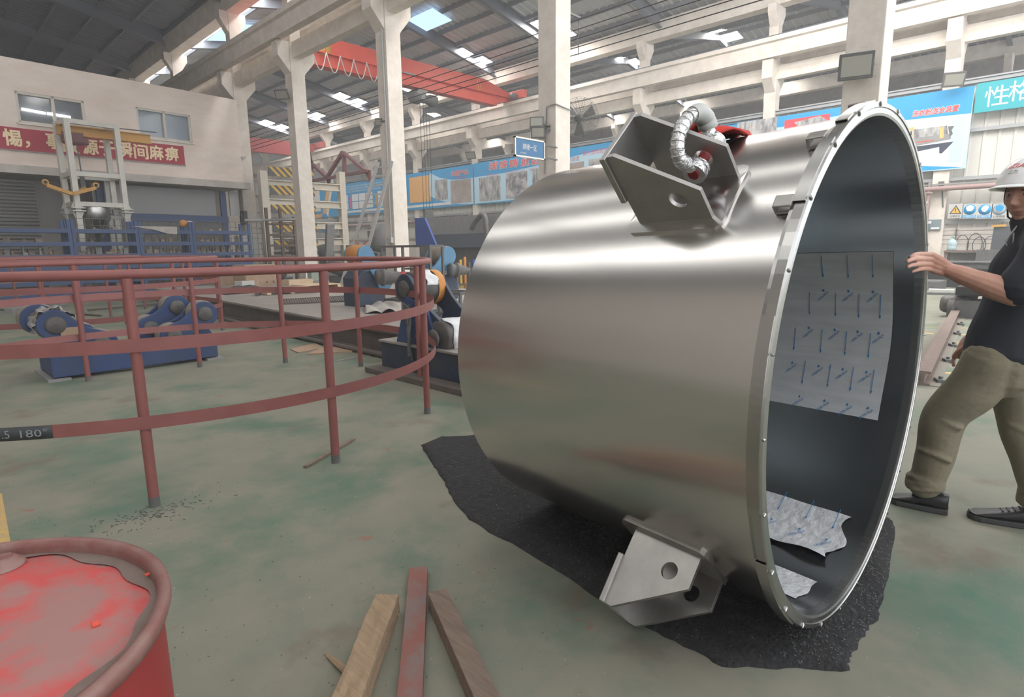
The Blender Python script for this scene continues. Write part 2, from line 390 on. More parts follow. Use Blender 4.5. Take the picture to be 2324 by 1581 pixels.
def floor_material():
    m = bpy.data.materials.new('green_epoxy_floor'); m.use_nodes = True
    nt = m.node_tree; N = nt.nodes; L = nt.links; b = N['Principled BSDF']
    tc = N.new('ShaderNodeTexCoord')
    def noise(scale, detail=6, rough=0.6, st=None):
        n = N.new('ShaderNodeTexNoise'); n.inputs['Scale'].default_value = scale; n.inputs['Detail'].default_value = detail; n.inputs['Roughness'].default_value = rough
        mp = N.new('ShaderNodeMapping'); L.new(tc.outputs['Object'], mp.inputs[0])
        if st: mp.inputs['Scale'].default_value = st
        L.new(mp.outputs[0], n.inputs['Vector']); return n.outputs['Fac']
    def ramp(f, p0, c0, p1, c1):
        r = N.new('ShaderNodeValToRGB'); r.color_ramp.elements[0].position = p0; r.color_ramp.elements[1].position = p1
        r.color_ramp.elements[0].color = (*c0, 1); r.color_ramp.elements[1].color = (*c1, 1); L.new(f, r.inputs[0]); return r.outputs[0]
    def mix(a, bcol, f):
        x = N.new('ShaderNodeMix'); x.data_type = 'RGBA'; L.new(f, x.inputs['Factor'])
        if isinstance(a, tuple): x.inputs[6].default_value = (*a, 1)
        else: L.new(a, x.inputs[6])
        if isinstance(bcol, tuple): x.inputs[7].default_value = (*bcol, 1)
        else: L.new(bcol, x.inputs[7])
        return x.outputs[2]
    base = ramp(noise(0.7), 0.38, (0.040, 0.128, 0.080), 0.66, (0.064, 0.155, 0.104))
    # dusty wear, heavier away from the tank
    g = N.new('ShaderNodeVectorMath'); g.operation = 'DISTANCE'; L.new(tc.outputs['Object'], g.inputs[0]); g.inputs[1].default_value = (1.7, 1.0, 0)
    mr = N.new('ShaderNodeMapRange'); mr.inputs[1].default_value = 1.5; mr.inputs[2].default_value = 5.2; mr.inputs[3].default_value = -0.20; mr.inputs[4].default_value = 0.20
    L.new(g.outputs['Value'], mr.inputs[0])
    ad = N.new('ShaderNodeMath'); ad.operation = 'ADD'; L.new(noise(1.3, 8, 0.62), ad.inputs[0]); L.new(mr.outputs[0], ad.inputs[1])
    wear = ramp(ad.outputs[0], 0.46, (0, 0, 0), 0.72, (1, 1, 1))
    dust = ramp(noise(3.0, 6), 0.35, (0.25, 0.235, 0.185), 0.7, (0.195, 0.205, 0.16))
    c = mix(base, dust, wear)
    # brown stain in front of the timbers
    ge = N.new('ShaderNodeMapping'); ge.inputs['Location'].default_value = (-1.52*1.0, -2.32*1.0, 0); L.new(tc.outputs['Object'], ge.inputs[0])
    gr = N.new('ShaderNodeMapping'); gr.inputs['Rotation'].default_value = (0, 0, 1.15); gr.inputs['Scale'].default_value = (1.5, 3.2, 1); L.new(ge.outputs[0], gr.inputs[0])
    gl = N.new('ShaderNodeVectorMath'); gl.operation = 'LENGTH'; L.new(gr.outputs[0], gl.inputs[0])
    ga = N.new('ShaderNodeMath'); ga.operation = 'MULTIPLY_ADD'; L.new(noise(3.2, 8, 0.65), ga.inputs[0]); ga.inputs[1].default_value = 1.6; L.new(gl.outputs['Value'], ga.inputs[2])
    gs = N.new('ShaderNodeMapRange'); L.new(ga.outputs[0], gs.inputs[0]); gs.inputs[1].default_value = 1.3; gs.inputs[2].default_value = 1.75; gs.inputs[3].default_value = 0.85; gs.inputs[4].default_value = 0.0
    c = mix(c, (0.175, 0.135, 0.105), gs.outputs[0])
    st = ramp(noise(2.1, 5, 0.55), 0.60, (0, 0, 0), 0.70, (0.65, 0.65, 0.65))
    c = mix(c, (0.165, 0.125, 0.095), st)
    sc = ramp(noise(16, 6, 0.7, (1, 3.5, 1)), 0.66, (0, 0, 0), 0.74, (0.8, 0.8, 0.8))
    c = mix(c, (0.085, 0.075, 0.065), sc)
    rd = ramp(noise(4.3, 3, 0.5), 0.70, (0, 0, 0), 0.74, (0.6, 0.6, 0.6))
    c = mix(c, (0.30, 0.10, 0.07), rd)
    sp = ramp(noise(55, 2, 0.5), 0.735, (0, 0, 0), 0.76, (0.8, 0.8, 0.8))
    c = mix(c, (0.46, 0.44, 0.40), sp)
    L.new(c, b.inputs['Base Color'])
    r = N.new('ShaderNodeMapRange'); r.inputs[3].default_value = 0.5; r.inputs[4].default_value = 0.7; b.inputs['Specular IOR Level'].default_value = 0.3; L.new(wear, r.inputs[0]); L.new(r.outputs[0], b.inputs['Roughness'])
    bp = N.new('ShaderNodeBump'); bp.inputs['Strength'].default_value = 0.12; bp.inputs['Distance'].default_value = 0.01; L.new(noise(9, 6), bp.inputs['Height']); L.new(bp.outputs[0], b.inputs['Normal'])
    return m
M_floor = floor_material()

# ------------------------------------------------------------------ the hall
XL, XC, XW, XF = -8.0, 10.5, 25.6, 40.7
COLY = [2.67, 8.79, 14.95, 20.62, 25.62, 32.6, 38.6, 44.6, 50.6, 56.6]
WALY = [-2.1, 3.89, 9.92, 15.93, 21.8, 27.7, 33.7, 39.7, 45.7, 51.7, 57.7]
YEND = 60.0
struct(MB().box((20, 25, -0.1), (64, 78, 0.2)).build('floor', M_floor))

def corrugated(p0, du, nu, pitch, dv, depth):
    """ribbed sheet: ribs run along dv, repeat along du"""
    b = MB(); p0 = V(p0); du = V(du).normalized(); dv = V(dv); nrm = du.cross(dv).normalized()
    prof = [(0, 0), (0.72, 0), (0.79, 1), (0.93, 1), (1.0, 0)]
    xs = []
    for i in range(nu):
        for x, h in prof[:-1]: xs.append(((i+x)*pitch, h*depth))
    xs.append((nu*pitch, 0))
    vs = [p0+du*x+nrm*h+dv*k for x, h in xs for k in (0, 1)]
    return b.add(vs, [(2*i, 2*i+2, 2*i+3, 2*i+1) for i in range(len(xs)-1)])

def roof_z(X, x0, x1, z0=11.5, sl=0.2): return z0 + sl*min(X-x0, x1-X)
def gable(nm, x0, x1, m, y0, y1, ys, gap=None):
    xm = (x0+x1)/2; n = int((y1-y0)/0.42)
    zm = roof_z(xm, x0, x1)
    b = MB(); 
    for xa, za, xb, zb in ((x0, 11.5, xm, zm), (xm, zm, x1, 11.5)):
        q = corrugated((xa, y0, za), (0, 1, 0), n, 0.42, (xb-xa, 0, zb-za), 0.06); b.add(q.v, q.f)
    struct(b.build('ceiling_'+nm, m))
    for k, y in enumerate(ys):
        q = MB(); q.ibeam((x0, y, 11.18), (xm, y, zm-0.32), 0.22, 0.5); q.ibeam((xm, y, zm-0.32), (x1, y, 11.18), 0.22, 0.5)
        struct(q.build('beam_rafter_'+nm, M_steel))
    q = MB(); k = 0.45
    while x0+k < x1-0.3:
        X = x0+k; z = roof_z(X, x0, x1)-0.12
        q.bar((X, y0, z), (X, y1, z), 0.08, 0.2); k += 1.26
    struct(q.build('beam_purlins_'+nm, M_steel))
gable('main', XC, XW, M_roof, -6, YEND, COLY)
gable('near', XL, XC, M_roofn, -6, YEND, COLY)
gable('beyond', XW, XF, M_roof, -6, YEND, WALY)
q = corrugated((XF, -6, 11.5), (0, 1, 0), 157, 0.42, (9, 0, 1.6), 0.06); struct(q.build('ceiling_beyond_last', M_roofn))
qs = MB()
for k in range(7): qs.bar((XF+0.8+1.25*k, -6, 11.5+0.222*k), (XF+0.8+1.25*k, YEND, 11.5+0.222*k), 0.08, 0.2)
struct(qs.build('beam_purlins_last', M_steel))

# end and side walls
struct(MB().box((8.6, YEND+0.1, 6.6), (34.0, 0.2, 13.2)).build('wall_end', M_plaster))
struct(MB().box((37.8, YEND+0.1, 6.6), (24.4, 0.2, 13.2)).build('wall_end_beyond', mat('white_end_wall', (0.86, 0.87, 0.88), 0.8)))
struct(MB().box((XL-0.1, 25, 5.8), (0.2, 70, 11.6)).build('wall_left', M_backwall))
struct(MB().box((49.8, 27, 6.5), (0.2, 68, 13)).build('wall_far', M_concd))

# columns, corbels, ties and crane beams along the two rows
def column(x, y, sides, w=0.5, ztop=8.3, low=0.0):
    b = MB(); b.box((x, y, (low+ztop)/2), (w, w, ztop-low))
    for s in sides:
        b.prism([(0, 7.35), (s*0.42, 7.85), (s*0.42, ztop+0.05), (0, ztop+0.05)], (x+s*w/2, y-w*0.45, 0), (1, 0, 0), (0, 0, 1), (0, w*0.9, 0))
    b.box((x, y, (ztop+10.65)/2), (0.38, w*0.8, 10.65-ztop))
    for s in (-1, 1): b.prism([(0, 9.85), (s*0.32, 10.35), (s*0.32, 10.65), (0, 10.65)], (x+s*0.19, y-w*0.36, 0), (1, 0, 0), (0, 0, 1), (0, w*0.72, 0))
    return struct(b.build('column', M_conc, bevel=0.012))
for y in COLY: column(XC, y, (-1, 1))
for y in WALY: column(XW+0.05, y, (-1, 1), 0.46, 8.5)
for y in WALY: column(XF, y, (-1,), 0.46, 8.5)
def long_beam(nm, pts, y0, y1, m):
    return struct(MB().prism(pts, (0, y0, 0), (1, 0, 0), (0, 0, 1), (0, y1-y0, 0)).build(nm, m))
def crane_beam(nm, x, zb, zt):   # a T section seen end-on
    long_beam(nm, [(x-0.14, zb), (x+0.14, zb), (x+0.16, zt-0.2), (x+0.25, zt-0.16), (x+0.25, zt), (x-0.25, zt), (x-0.25, zt-0.16), (x-0.16, zt-0.2)], -6, YEND, M_conc)
    r = MB().ibeam((x, -6, zt+0.05), (x, YEND, zt+0.05), 0.09, 0.1, 0.02, 0.02); struct(r.build('trim_crane_rail', M_rust if x < XC else M_steel))
crane_beam('beam_crane_near', XC-0.62, 8.38, 9.05)
crane_beam('beam_crane_main', XC+0.62, 8.38, 9.05)
crane_beam('beam_crane_wall', XW-0.55, 8.57, 9.3)
crane_beam('beam_crane_beyond', XW+0.65, 8.57, 9.3)
crane_beam('beam_crane_far', XF-0.55, 8.57, 9.3)
for x, w in ((XC, 0.30), (XW+0.05, 0.3), (XF, 0.3)):
    long_beam('beam_tie', [(x-w/2, 7.85), (x+w/2, 7.85), (x+w/2, 8.36), (x-w/2, 8.36)], -6, YEND, M_conc)
    long_beam('beam_gutter', [(x-0.26, 10.62), (x+0.26, 10.62), (x+0.42, 11.32), (x-0.42, 11.32)], -6, YEND, M_conc)

# right wall: low whitewashed wall, ribbed siding, rails
struct(MB().box((XW+0.15, 27, 0.9), (0.24, 66, 1.8)).build('wall_right_low', M_lowwall))
q = corrugated((XW+0.10, YEND, 1.78), (0, -1, 0), 165, 0.40, (0, 0, 4.84), 0.045)
struct(q.build('wall_right', M_siding))
qs = MB()
for z in (2.0, 3.45, 5.0, 6.55): qs.box((XW-0.02, 27, z), (0.1, 66, 0.11))
qs.box((XW+0.0, 27, 6.64), (0.22, 66, 0.05))
struct(qs.build('trim_right_rails', M_sidingd))

# ------------------------------------------------------------------ roof lights and added fill strips
def roof_light(x0, x1, y0, y1, xa, xb, m, name, label, group, drop=0.21):
    za = roof_z(x0, xa, xb)-drop; zb = roof_z(x1, xa, xb)-drop
    q4 = [V((x0, y0, za)), V((x1, y0, zb)), V((x1, y1, zb)), V((x0, y1, za))]
    b = MB().add(q4, [(0, 1, 2, 3)])
    if m is M_lamp:
        up = V((0, 0, .05)); root = thing(name, label, 'roof light', tuple((q4[0]+q4[2])/2), group)
        f = MB(); f.add([p+up for p in q4], [(0, 1, 2, 3)]); k = len(f.v)
        f.add(q4+[p+up for p in q4], [(0, 1, 5, 4), (1, 2, 6, 5), (2, 3, 7, 6), (3, 0, 4, 7)])
        f.build('housing', M_lgrey, root); b.v = [p+V((0, 0, .004)) for p in b.v]; b.build('bright_pane', m, root)
        return root
    o = b.build(name, m, solid=0.02); return tag(o, label, 'roof light', group)
MY = [1.3, 7.3, 13.3, 19.5, 25.4, 31.7, 38.1, 44.0, 50.0]
for k, y in enumerate(MY):
    if y < 14: continue
    n = ORD[len(MY)-1-k]
    roof_light(22.55, 23.35, y-0.1, y+0.9, XC, XW, M_lamp, 'roof_light', f'bright panel in the wide hall roof, {n} pair from the end wall, ridge side', 'roof lights of the wide hall')
    roof_light(23.75, 24.5, y-0.4, y+0.6, XC, XW, M_lamp, 'roof_light', f'bright panel in the wide hall roof, {n} pair from the end wall, eaves side', 'roof lights of the wide hall')
for k, y in enumerate((15.2, 21.6, 28.0, 34.8, 41.6)):
    roof_light(31.9, 32.6, y, y+0.9, XW, XF, M_lamp, 'roof_light', f'bright panel in the roof beyond the crane beam, row {k+1} from the right, upper', 'roof lights beyond the poster wall')
    roof_light(33.4, 34.2, y-0.2, y+0.7, XW, XF, M_lamp, 'roof_light', f'bright panel in the roof beyond the crane beam, row {k+1} from the right, lower', 'roof lights beyond the poster wall')
    roof_light(39.3, 39.9, y-1.0, y, XW, XF, M_lamp, 'roof_light', f'small bright panel low over the far gutter, row {k+1} from the right', 'roof lights beyond the poster wall')
for k, (x0, x1, y0, y1) in enumerate(((15.0, 16.3, 29.6, 32.3), (19.2, 20.4, 23.6, 26.2), (15.0, 16.3, 35.6, 38.3), (12.0, 13.4, 29.4, 32.4))):
    roof_light(x0, x1, y0, y1, XC, XW, M_lampb, 'translucent_sheet', 'bluish translucent sheet in the wide hall roof, ' + ('above the crane girder', 'beside the nearer rafter', 'second from the end', 'low by the left crane beam')[k], 'blue roof sheets', 0.22)
M_hallfill = emission('hall_fill_strip', (1.0, 0.98, 0.95), 14.0)  # glow for strips added to the hall roof as extra fill
for k, (x0, x1) in enumerate(((13.0, 14.2), (19.5, 20.7), (16.4, 17.4), (11.3, 11.9))):  # first three added out of view; last, behind the gutter, lights the posters
    roof_light(x0, x1, -5 if k < 3 else 17, 12.0 if k < 3 else 56, XC, XW, M_hallfill, 'roof_glow_strip', f'added fill-light strip in the wide hall roof, {ORD[k]} of its set from the column row', 'added fill strips of the wide hall')
for k, (x0, x1) in enumerate(((27.2, 28.0),)):  # unseen strip added on the near slope to brighten the bay beyond
    roof_light(x0, x1, 2, 55.0, XW, XF, M_lampn, 'roof_glow_strip', 'added fill-light strip in the roof beyond the poster wall', 'added fill strips beyond the poster wall')
for k, (x0, x1) in enumerate(((-4.4, -2.4), (1.6, 2.7), (5.6, 6.2))):
    roof_light(x0, x1, -5, 22.5, XL, XC, M_lampn, 'roof_glow_strip', f'long bright strip in the roof above the tank bay, {ORD[k]} from the outer wall', 'roof strips above the tank bay')
# ------------------------------------------------------------------ the steel tank section
T0 = V((2.344, 0.527, 0.903)); T1 = V((2.532, 1.903, 0.873)); TL = 1.38; TRN, TRF = 0.873, 0.871
TAX = (T1-T0).normalized()
def tfr(s):
    a = s/TL; y = 0.02+0.03*a
    return T0+(T1-T0)*a, V((-math.cos(y), math.sin(y), 0)), TRN+(TRF-TRN)*a
def TP(th, s, dr=0.0):               # point on the shell: angle (degrees, 0 = camera side), distance from the rim, height above the shell
    c, u, r = tfr(s); t = math.radians(th)
    return c + (u*math.cos(t)+V((0, 0, 1))*math.sin(t))*(r+dr)
tank = thing('steel_tank_shell', 'large brushed stainless steel tank section lying open-ended on a black felt mat', 'tank', (2.44, 1.2, 0))
NT = 144
b = MB()
for rr in (0.0, -0.011): b.grid(lambda u, v, rr=rr: TP(u*360, v*TL, rr), NT, 10, cu=True)
b.grid(lambda u, v: TP(u*360, TL, -0.011+0.011*v), NT, 1, cu=True)
shell = b.build('shell', M_ss, tank)
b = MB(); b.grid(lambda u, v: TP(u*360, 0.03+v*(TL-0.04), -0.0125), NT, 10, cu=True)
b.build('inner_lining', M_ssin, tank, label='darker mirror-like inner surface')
q = MB(); q.grid(lambda u, v: TP(u*360, TL-0.10+0.03*(1-v*v), -0.0135-v*(TRN-0.0136)), 72, 8, cu=True); q.build('added_end_plate', M_ssin, tank, label='added blank plate at the far end, keeps the inside dark')  # plate added out of view so the tank interior stays dark
# rim flange: square ring with rounded inner lip and short radial slots
def rim_profile():
    return [(-0.012, 0.030), (0.026, 0.026), (0.028, 0.016), (0.028, -0.010), (0.0245, -0.0150), (0.012, -0.0155), (0.010, -0.0125),
            (-0.006, -0.0125), (-0.013, -0.009), (-0.014, 0.0), (-0.014, 0.03)]
pr = rim_profile()
b = MB(); b.grid(lambda u, v: TP(u*360, pr[int(round(v*(len(pr)-1)))][1], pr[int(round(v*(len(pr)-1)))][0]), NT, len(pr)-1, cu=True, smooth=False)
flange = b.build('rim_flange', M_flange, tank)
for k in range(26):
    th = 95+k*360/26; b = MB()
    b.tube([TP(th, -0.0160, 0.0125), TP(th, -0.0170, 0.018), TP(th, -0.0165, 0.0275)], [0.002, 0.004, 0.0035], 8)
    b.build('rim_slot', M_flange, flange)
# clamping strips round the outside of the rim
for a0, a1 in ((62, 79), (38.5, 55), (-16, 18), (-52, -27)):
    b = MB(); b.grid(lambda u, v: TP(a0+(a1-a0)*u, [-0.010, -0.010, 0.024, 0.024][int(round(v*3))], [0.028, 0.034, 0.034, 0.012][int(round(v*3))]), 24, 3, smooth=False)
    b.build('edge_strip', M_flange, flange, solid=0.003)
for th in (55.5, 37.5, 79.5):
    b = MB()
    b.prism([(0, 0), (0.052, 0), (0.052, 0.034), (0, 0.034), (0, 0.028), (0.044, 0.028), (0.044, 0.006), (0, 0.006)], TP(th, 0.022, 0.002), TAX, TP(th, 0.02, 1)-TP(th, 0.02, 0), (TP(th+1, 0.02)-TP(th-1, 0.02)).normalized()*0.04)
    b.build('rim_clip', M_ssdull, tank, bevel=0.003)

# two mirrored lifting brackets: rounded base pad, two holed side plates, a back plate between their outer ends
def bracket(sgn, ds, nm):
    th = 43.7*sgn; s0 = 0.36
    o = TP(th, s0); h = TP(th, s0, .1)-o; h = (h-TAX*h.dot(TAX)).normalized(); t = TAX.cross(h)*sgn
    if t.dot(V((0, 0, 1)))*sgn > 0: t = -t      # t points to the plate nearer the floor/camera side edge
    root = bpy.data.objects.new(nm, None); COL.objects.link(root); root.parent = tank
    root.location = o - V(tank['_w']); root['_w'] = tuple(o)
    # pad: a curved rounded rectangle hugging the shell
    def pad(u, v, dr):
        x = -1+2*u; y = -1+2*v; rx = 0.16; ry = 0.33
        hx, hy = 0.175, 8.7
        cx_ = max(abs(x)-(1-rx), 0)/rx; cy_ = max(abs(y)-(1-ry), 0)/ry
        k = math.hypot(cx_, cy_)
        if k > 1: x = math.copysign((1-rx)+rx*cx_/k, x); y = math.copysign((1-ry)+ry*cy_/k, y)
        return TP(th+y*hy, 0.39+x*hx, dr)
    b = MB(); b.grid(lambda u, v: pad(u, v, 0.012), 16, 16); b.grid(lambda u, v: pad(u, v, -0.001), 16, 16)
    edge = [(i/16, 0) for i in range(16)]+[(1, i/16) for i in range(16)]+[(1-i/16, 1) for i in range(16)]+[(0, 1-i/16) for i in range(16)]
    b.add([pad(u, v, d) for d in (0.012, -0.001) for u, v in edge], [(i, (i+1) % 64, 64+(i+1) % 64, 64+i) for i in range(64)])
    b.build('base_pad', M_ssdull if sgn < 0 else M_ss, root)
    poly = [(0.152+ds, 0.0), (-0.118+ds, 0.0), (-0.128+ds, 0.113), (0.092+ds, 0.279), (0.122+ds, 0.279)]
    for k in (1, -1):
        q = MB(); oo = o + t*(0.09*k)
        drop = -0.006
        pl = [(x, y if y > 0.01 else drop) for x, y in poly]
        q.plate_hole(pl, (-0.04+ds, 0.087), 0.029, oo - t*0.007, TAX, h, t*0.014)
        q.build('side_plate', M_ssdull, root, bevel=0.0012)
    q = MB(); q.prism([(0.118+ds, 0.282), (0.140+ds, 0.282), (0.162+ds, 0.105), (0.140+ds, 0.105)], o - t*0.108, TAX, h, t*0.216)
    q.build('back_plate', M_ssdull, root, bevel=0.004)
    q = MB()
    for k in (1, -1):
        pts = [o + t*(0.0985*k) + TAX*(0.125+ds+0.026*i/24) + h*(0.276-0.165*i/24) for i in range(25)]
        q.tube(pts, [0.0045+0.0012*(i % 2) for i in range(25)], 6)
    q.build('weld_bead', M_galv, root)
    return root, o, t, h
br1, bo, bt, bh = bracket(1, 0.006, 'lifting_bracket')
br2, bo2, bt2, bh2 = bracket(-1, -0.012, 'lifting_bracket')

# protective film stuck inside
def film(nm, a0, a1, s0, s1, na, ns, wob, m, lab=None, curl=0.0):
    rr = random.Random(nm)
    def f(u, v):
        th = a0+(a1-a0)*u; s = s0+(s1-s0)*v
        s += wob*math.sin(u*9+v*2)*(1-v)*0.5
        c = curl*max(0, u-0.72)**1.5*(1.2+math.sin(v*17)*0.5)
        return TP(th, s, -0.0145-c-abs(wob)*0.08*(0.5+0.5*math.sin(u*31+v*23)))
    b = MB(); b.grid(f, na, ns); return b.build(nm, m, tank, label=lab)
f1 = film('protective_film', 151, 206, 0.112, 1.3, 40, 20, 0.006, M_film, 'large pale sheet with blue arrows')
f2 = film('protective_film', 240, 260, 0.10, 1.0, 24, 24, 0.05, M_filmcr, 'crumpled peeled sheet', curl=0.12)
f3 = film('protective_film', 270.5, 286, 0.09, 1.0, 20, 16, 0.01, M_filmcr)
# printing on the film: arrows, a drop and the film name
def film_print(par, spots, dr):
    for th, s in spots:
        b = MB(); o = TP(th, s, dr); ux = TAX*-1.0
        n = (TP(th, s, dr-1)-o).normalized()
        p0 = TP(th-2.6, s, dr); p1 = TP(th+4.4, s, dr)
        b.bar(p0, p1, 0.0022, 0.0012, n)
        tip = TP(th+5.6, s, dr)
        b.add([tip, p1+ux*0.005, p1-ux*0.005], [(0, 1, 2)])
        dd = TP(th+10.2, s, dr); vx = (TP(th+9, s, dr)-TP(th+11, s, dr)).normalized()
        b.add([dd+vx*0.010, dd+ux*0.006-vx*0.001, dd-vx*0.006, dd-ux*0.006-vx*0.001], [(0, 1, 2, 3)])
        w = (ux*0.72+vx*0.69).normalized(); wy = n.cross(w) if n.cross(w).dot(vx) > 0 else -n.cross(w)
        b.text('LASER-FILM', TP(th+12.2, s+0.004, dr), w, wy, w=0.072, h=0.012)
        b.build('printed_mark', M_blueink, par)
film_print(f1, [(154.5, .43), (154.5, .31), (154.5, .20), (168, .50), (168, .37), (168, .26), (168, .165), (181, .57), (181, .43), (181, .31), (181, .20), (192.5, .50), (192.5, .37), (192.5, .26), (192.5, .165)], -0.0168)
film_print(f2, [(241, .40), (241, .27), (241.5, .15)], -0.0235)

# ------------------------------------------------------------------ shackle through the upper bracket and its red sling
ctr = bo + TAX*(-0.04+0.006) + bh*0.087
sh = thing('lifting_shackle', 'galvanised bow shackle pinned through the upper bracket of the tank', 'shackle', tuple(ctr))
pin0 = ctr - bt*0.008; pin1 = ctr - bt*0.172
q = MB().cyl(pin0, pin1, 0.0175, n=20); q.build('pin', M_craned, sh, label='dull red shackle pin')
E0, E1 = ctr - bt*0.030, ctr - bt*0.146
def bow(i, n=36):
    a = i/n; mid = (E0+E1)/2; hw = 0.058; fl = 0.088; zc = 0.072
    if a < 0.34:
        k = a/0.34; x = hw+(fl-hw)*(0.5-0.5*math.cos(PI*k)); return mid + bt*x + bh*(zc*k+.0)+TAX*(0.006*k)
    if a > 0.66:
        k = (1-a)/0.34; x = hw+(fl-hw)*(0.5-0.5*math.cos(PI*k)); return mid - bt*x + bh*(zc*k)+TAX*(0.006*k)
    k = (a-0.34)/0.32*PI; return mid + bh*zc + bt*(fl*math.cos(k)) + bh*(0.060*math.sin(k)) + TAX*0.006
pts = [bow(i) for i in range(37)]
q = MB().tube(pts, [0.0205+0.0012*math.sin(i*1.9) for i in range(37)], 14)
for e in (E0, E1): q.cyl(e - bt*0.018, e + bt*0.018, 0.037, n=28)
q.build('bow', M_galv, sh)
q = MB().tube([p for p in pts[20:30]], [0.0235, .028, .030, .0285, .030, .0285, .030, .029, .030, .026], 14)
q.build('tape_wrap', M_lgrey, sh, label='grey tape wound round the bow')
q = MB()
for i in range(8, 20): q.tube([pts[i]+(frame_of(pts[i+1]-pts[i])[1]*math.cos(t)+frame_of(pts[i+1]-pts[i])[2]*math.sin(t))*.0208 for t in [k*2*PI/14 for k in range(14)]], .0022, 6, closed=True)
q.build('bow_binding', M_galv, sh)
q = MB()
p0 = pts[27]
def spl(P, t):
    n = len(P)-1; i = min(int(t*n), n-1); f = t*n-i
    a = P[max(i-1, 0)]; b_ = P[i]; c = P[i+1]; d = P[min(i+2, n)]
    return 0.5*((2*b_)+(c-a)*f+(2*a-5*b_+4*c-d)*f*f+(3*b_-a-3*c+d)*f**3)
tgt = [p0 + bh*.015, TP(60, 0.485, 0.085), TP(63, 0.450, 0.070), TP(67, 0.425, 0.050), TP(73, 0.43, 0.022), TP(88, 0.5, 0.014)]
def slg(u, v):
    p = spl(tgt, u); w = 0.045*(0.5+0.5*min(1, u*3)); x = v-0.5
    return p + TAX*(x*2*w) + V((0, 0, 1))*(0.008*math.sin(v*16+u*11)+0.014*math.cos(x*PI))
q.grid(slg, 24, 14)
tag(q.build('lifting_sling', M_redfab, solid=0.008), 'crumpled red fabric sling behind the shackle on top of the tank', 'sling')

# ------------------------------------------------------------------ black felt mat
out = [(955,1010),(1003,990),(1070,988),(1300,960),(1560,980),(1800,1040),(2005,1172),(2022,1178),(2030,1195),(2026,1250),(2012,1330),(1998,1385),(1988,1412),(1975,1420),(1958,1450),(1938,1480),(1930,1492),(1925,1522),(1860,1520),(1760,1516),(1640,1514),(1600,1490),(1510,1447),(1440,1410),(1380,1372),(1290,1312),(1180,1243),(1110,1208),(1065,1178),(1035,1145),(1015,1110),(1000,1080),(985,1060),(968,1032)]
ground = [G(*p) for p in out]
cen = V((2.35, 1.5, 0))
rings = []
NO = 4
dense = []
for i in range(len(ground)):
    a = ground[i]; c = ground[(i+1) % len(ground)]
    for k in range(NO): dense.append(a.lerp(c, k/NO) + V((rnd.uniform(-1, 1), rnd.uniform(-1, 1), 0))*0.006)
b = MB(); nd = len(dense); LV = [1.0, 0.985, 0.94, 0.85, 0.7, 0.5, 0.25]
vs = []
for li, l in enumerate(LV):
    for p in dense:
        q_ = cen.lerp(p, l); z = 0.001 if li == 0 else 0.007+0.006*(math.sin(q_.x*9+q_.y*4)*math.sin(q_.y*7-q_.x*3)+0.4) if l > 0.72 else 0.006
        vs.append(V((q_.x, q_.y, max(z, 0.001))))
fs = [(j*nd+i, j*nd+(i+1) % nd, (j+1)*nd+(i+1) % nd, (j+1)*nd+i) for j in range(len(LV)-1) for i in range(nd)]
vs.append(V((cen.x, cen.y, 0.006))); fs += [((len(LV)-1)*nd+i, (len(LV)-1)*nd+(i+1) % nd, len(vs)-1) for i in range(nd)]
b.add(vs, fs, True)
mt = tag(b.build('felt_mat', M_mat), 'black felt mat with frayed edge spread under the steel tank', 'mat')
# white fluff caught on the felt
b = MB()
def inside(p, poly):
    c = False
    for i in range(len(poly)):
        a, d = poly[i], poly[i-1]
        if (a.y > p[1]) != (d.y > p[1]) and p[0] < (d.x-a.x)*(p[1]-a.y)/(d.y-a.y)+a.x: c = not c
    return c
k = 0
while k < 1100:
    if rnd.random() < 0.55: x = rnd.gauss(2.35, 0.42); y = rnd.gauss(0.46, 0.10)
    else: x = rnd.gauss(2.0, 0.25); y = rnd.uniform(0.8, 3.1)
    if not inside((x, y), ground): continue
    a = rnd.uniform(0, PI); l = rnd.uniform(0.002, 0.009)
    b.bar((x, y, 0.016), (x+l*math.cos(a), y+l*math.sin(a), 0.018), 0.0007, 0.0007); k += 1
b.build('lint', mat('lint', (0.32, 0.32, 0.31), 0.9), mt)['kind'] = 'stuff'

# ------------------------------------------------------------------ red drum
DC = V((-0.078, 0.985, 0)); DH = 0.885; DR = 0.297
drum = thing('oil_drum', 'worn red steel drum with dusty lid close to the camera', 'drum', tuple(DC))
prof = [(0.0, 0.0), (DR-0.012, 0.0), (DR, 0.012), (DR-0.006, 0.025), (DR-0.008, 0.27), (DR+0.006, 0.29), (DR-0.008, 0.31), (DR-0.008, 0.57), (DR+0.006, 0.59), (DR-0.008, 0.61), (DR-0.008, DH-0.02)]
MB().lathe(prof, DC, n=72).build('body', M_drum, drum)
rp = [(DR-0.010, DH-0.028), (DR+0.001, DH-0.026), (DR+0.005, DH-0.014), (DR+0.004, DH-0.003), (DR-0.003, DH), (DR-0.011, DH-0.003), (DR-0.013, DH-0.012), (DR-0.014, DH-0.024)]
MB().lathe(rp, DC, n=96).build('rolled_rim', M_drumrim, drum)
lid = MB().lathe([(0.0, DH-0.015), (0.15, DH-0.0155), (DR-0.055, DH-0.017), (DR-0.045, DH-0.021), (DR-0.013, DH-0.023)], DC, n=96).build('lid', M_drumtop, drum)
dust = MB(); dust.grid(lambda u, v: DC+V((math.cos(u*2*PI), math.sin(u*2*PI), 0))*(DR-0.0135-(1-v)*(0.020+0.007*math.sin(u*2*PI*5)+0.006*math.sin(u*2*PI*13+1)))+V((0, 0, DH-0.0195-0.0022*v)), 120, 3, cu=True)
dust.build('dust_ring', M_dust, lid)
bp_ = G(2, 1283, DH-0.015)
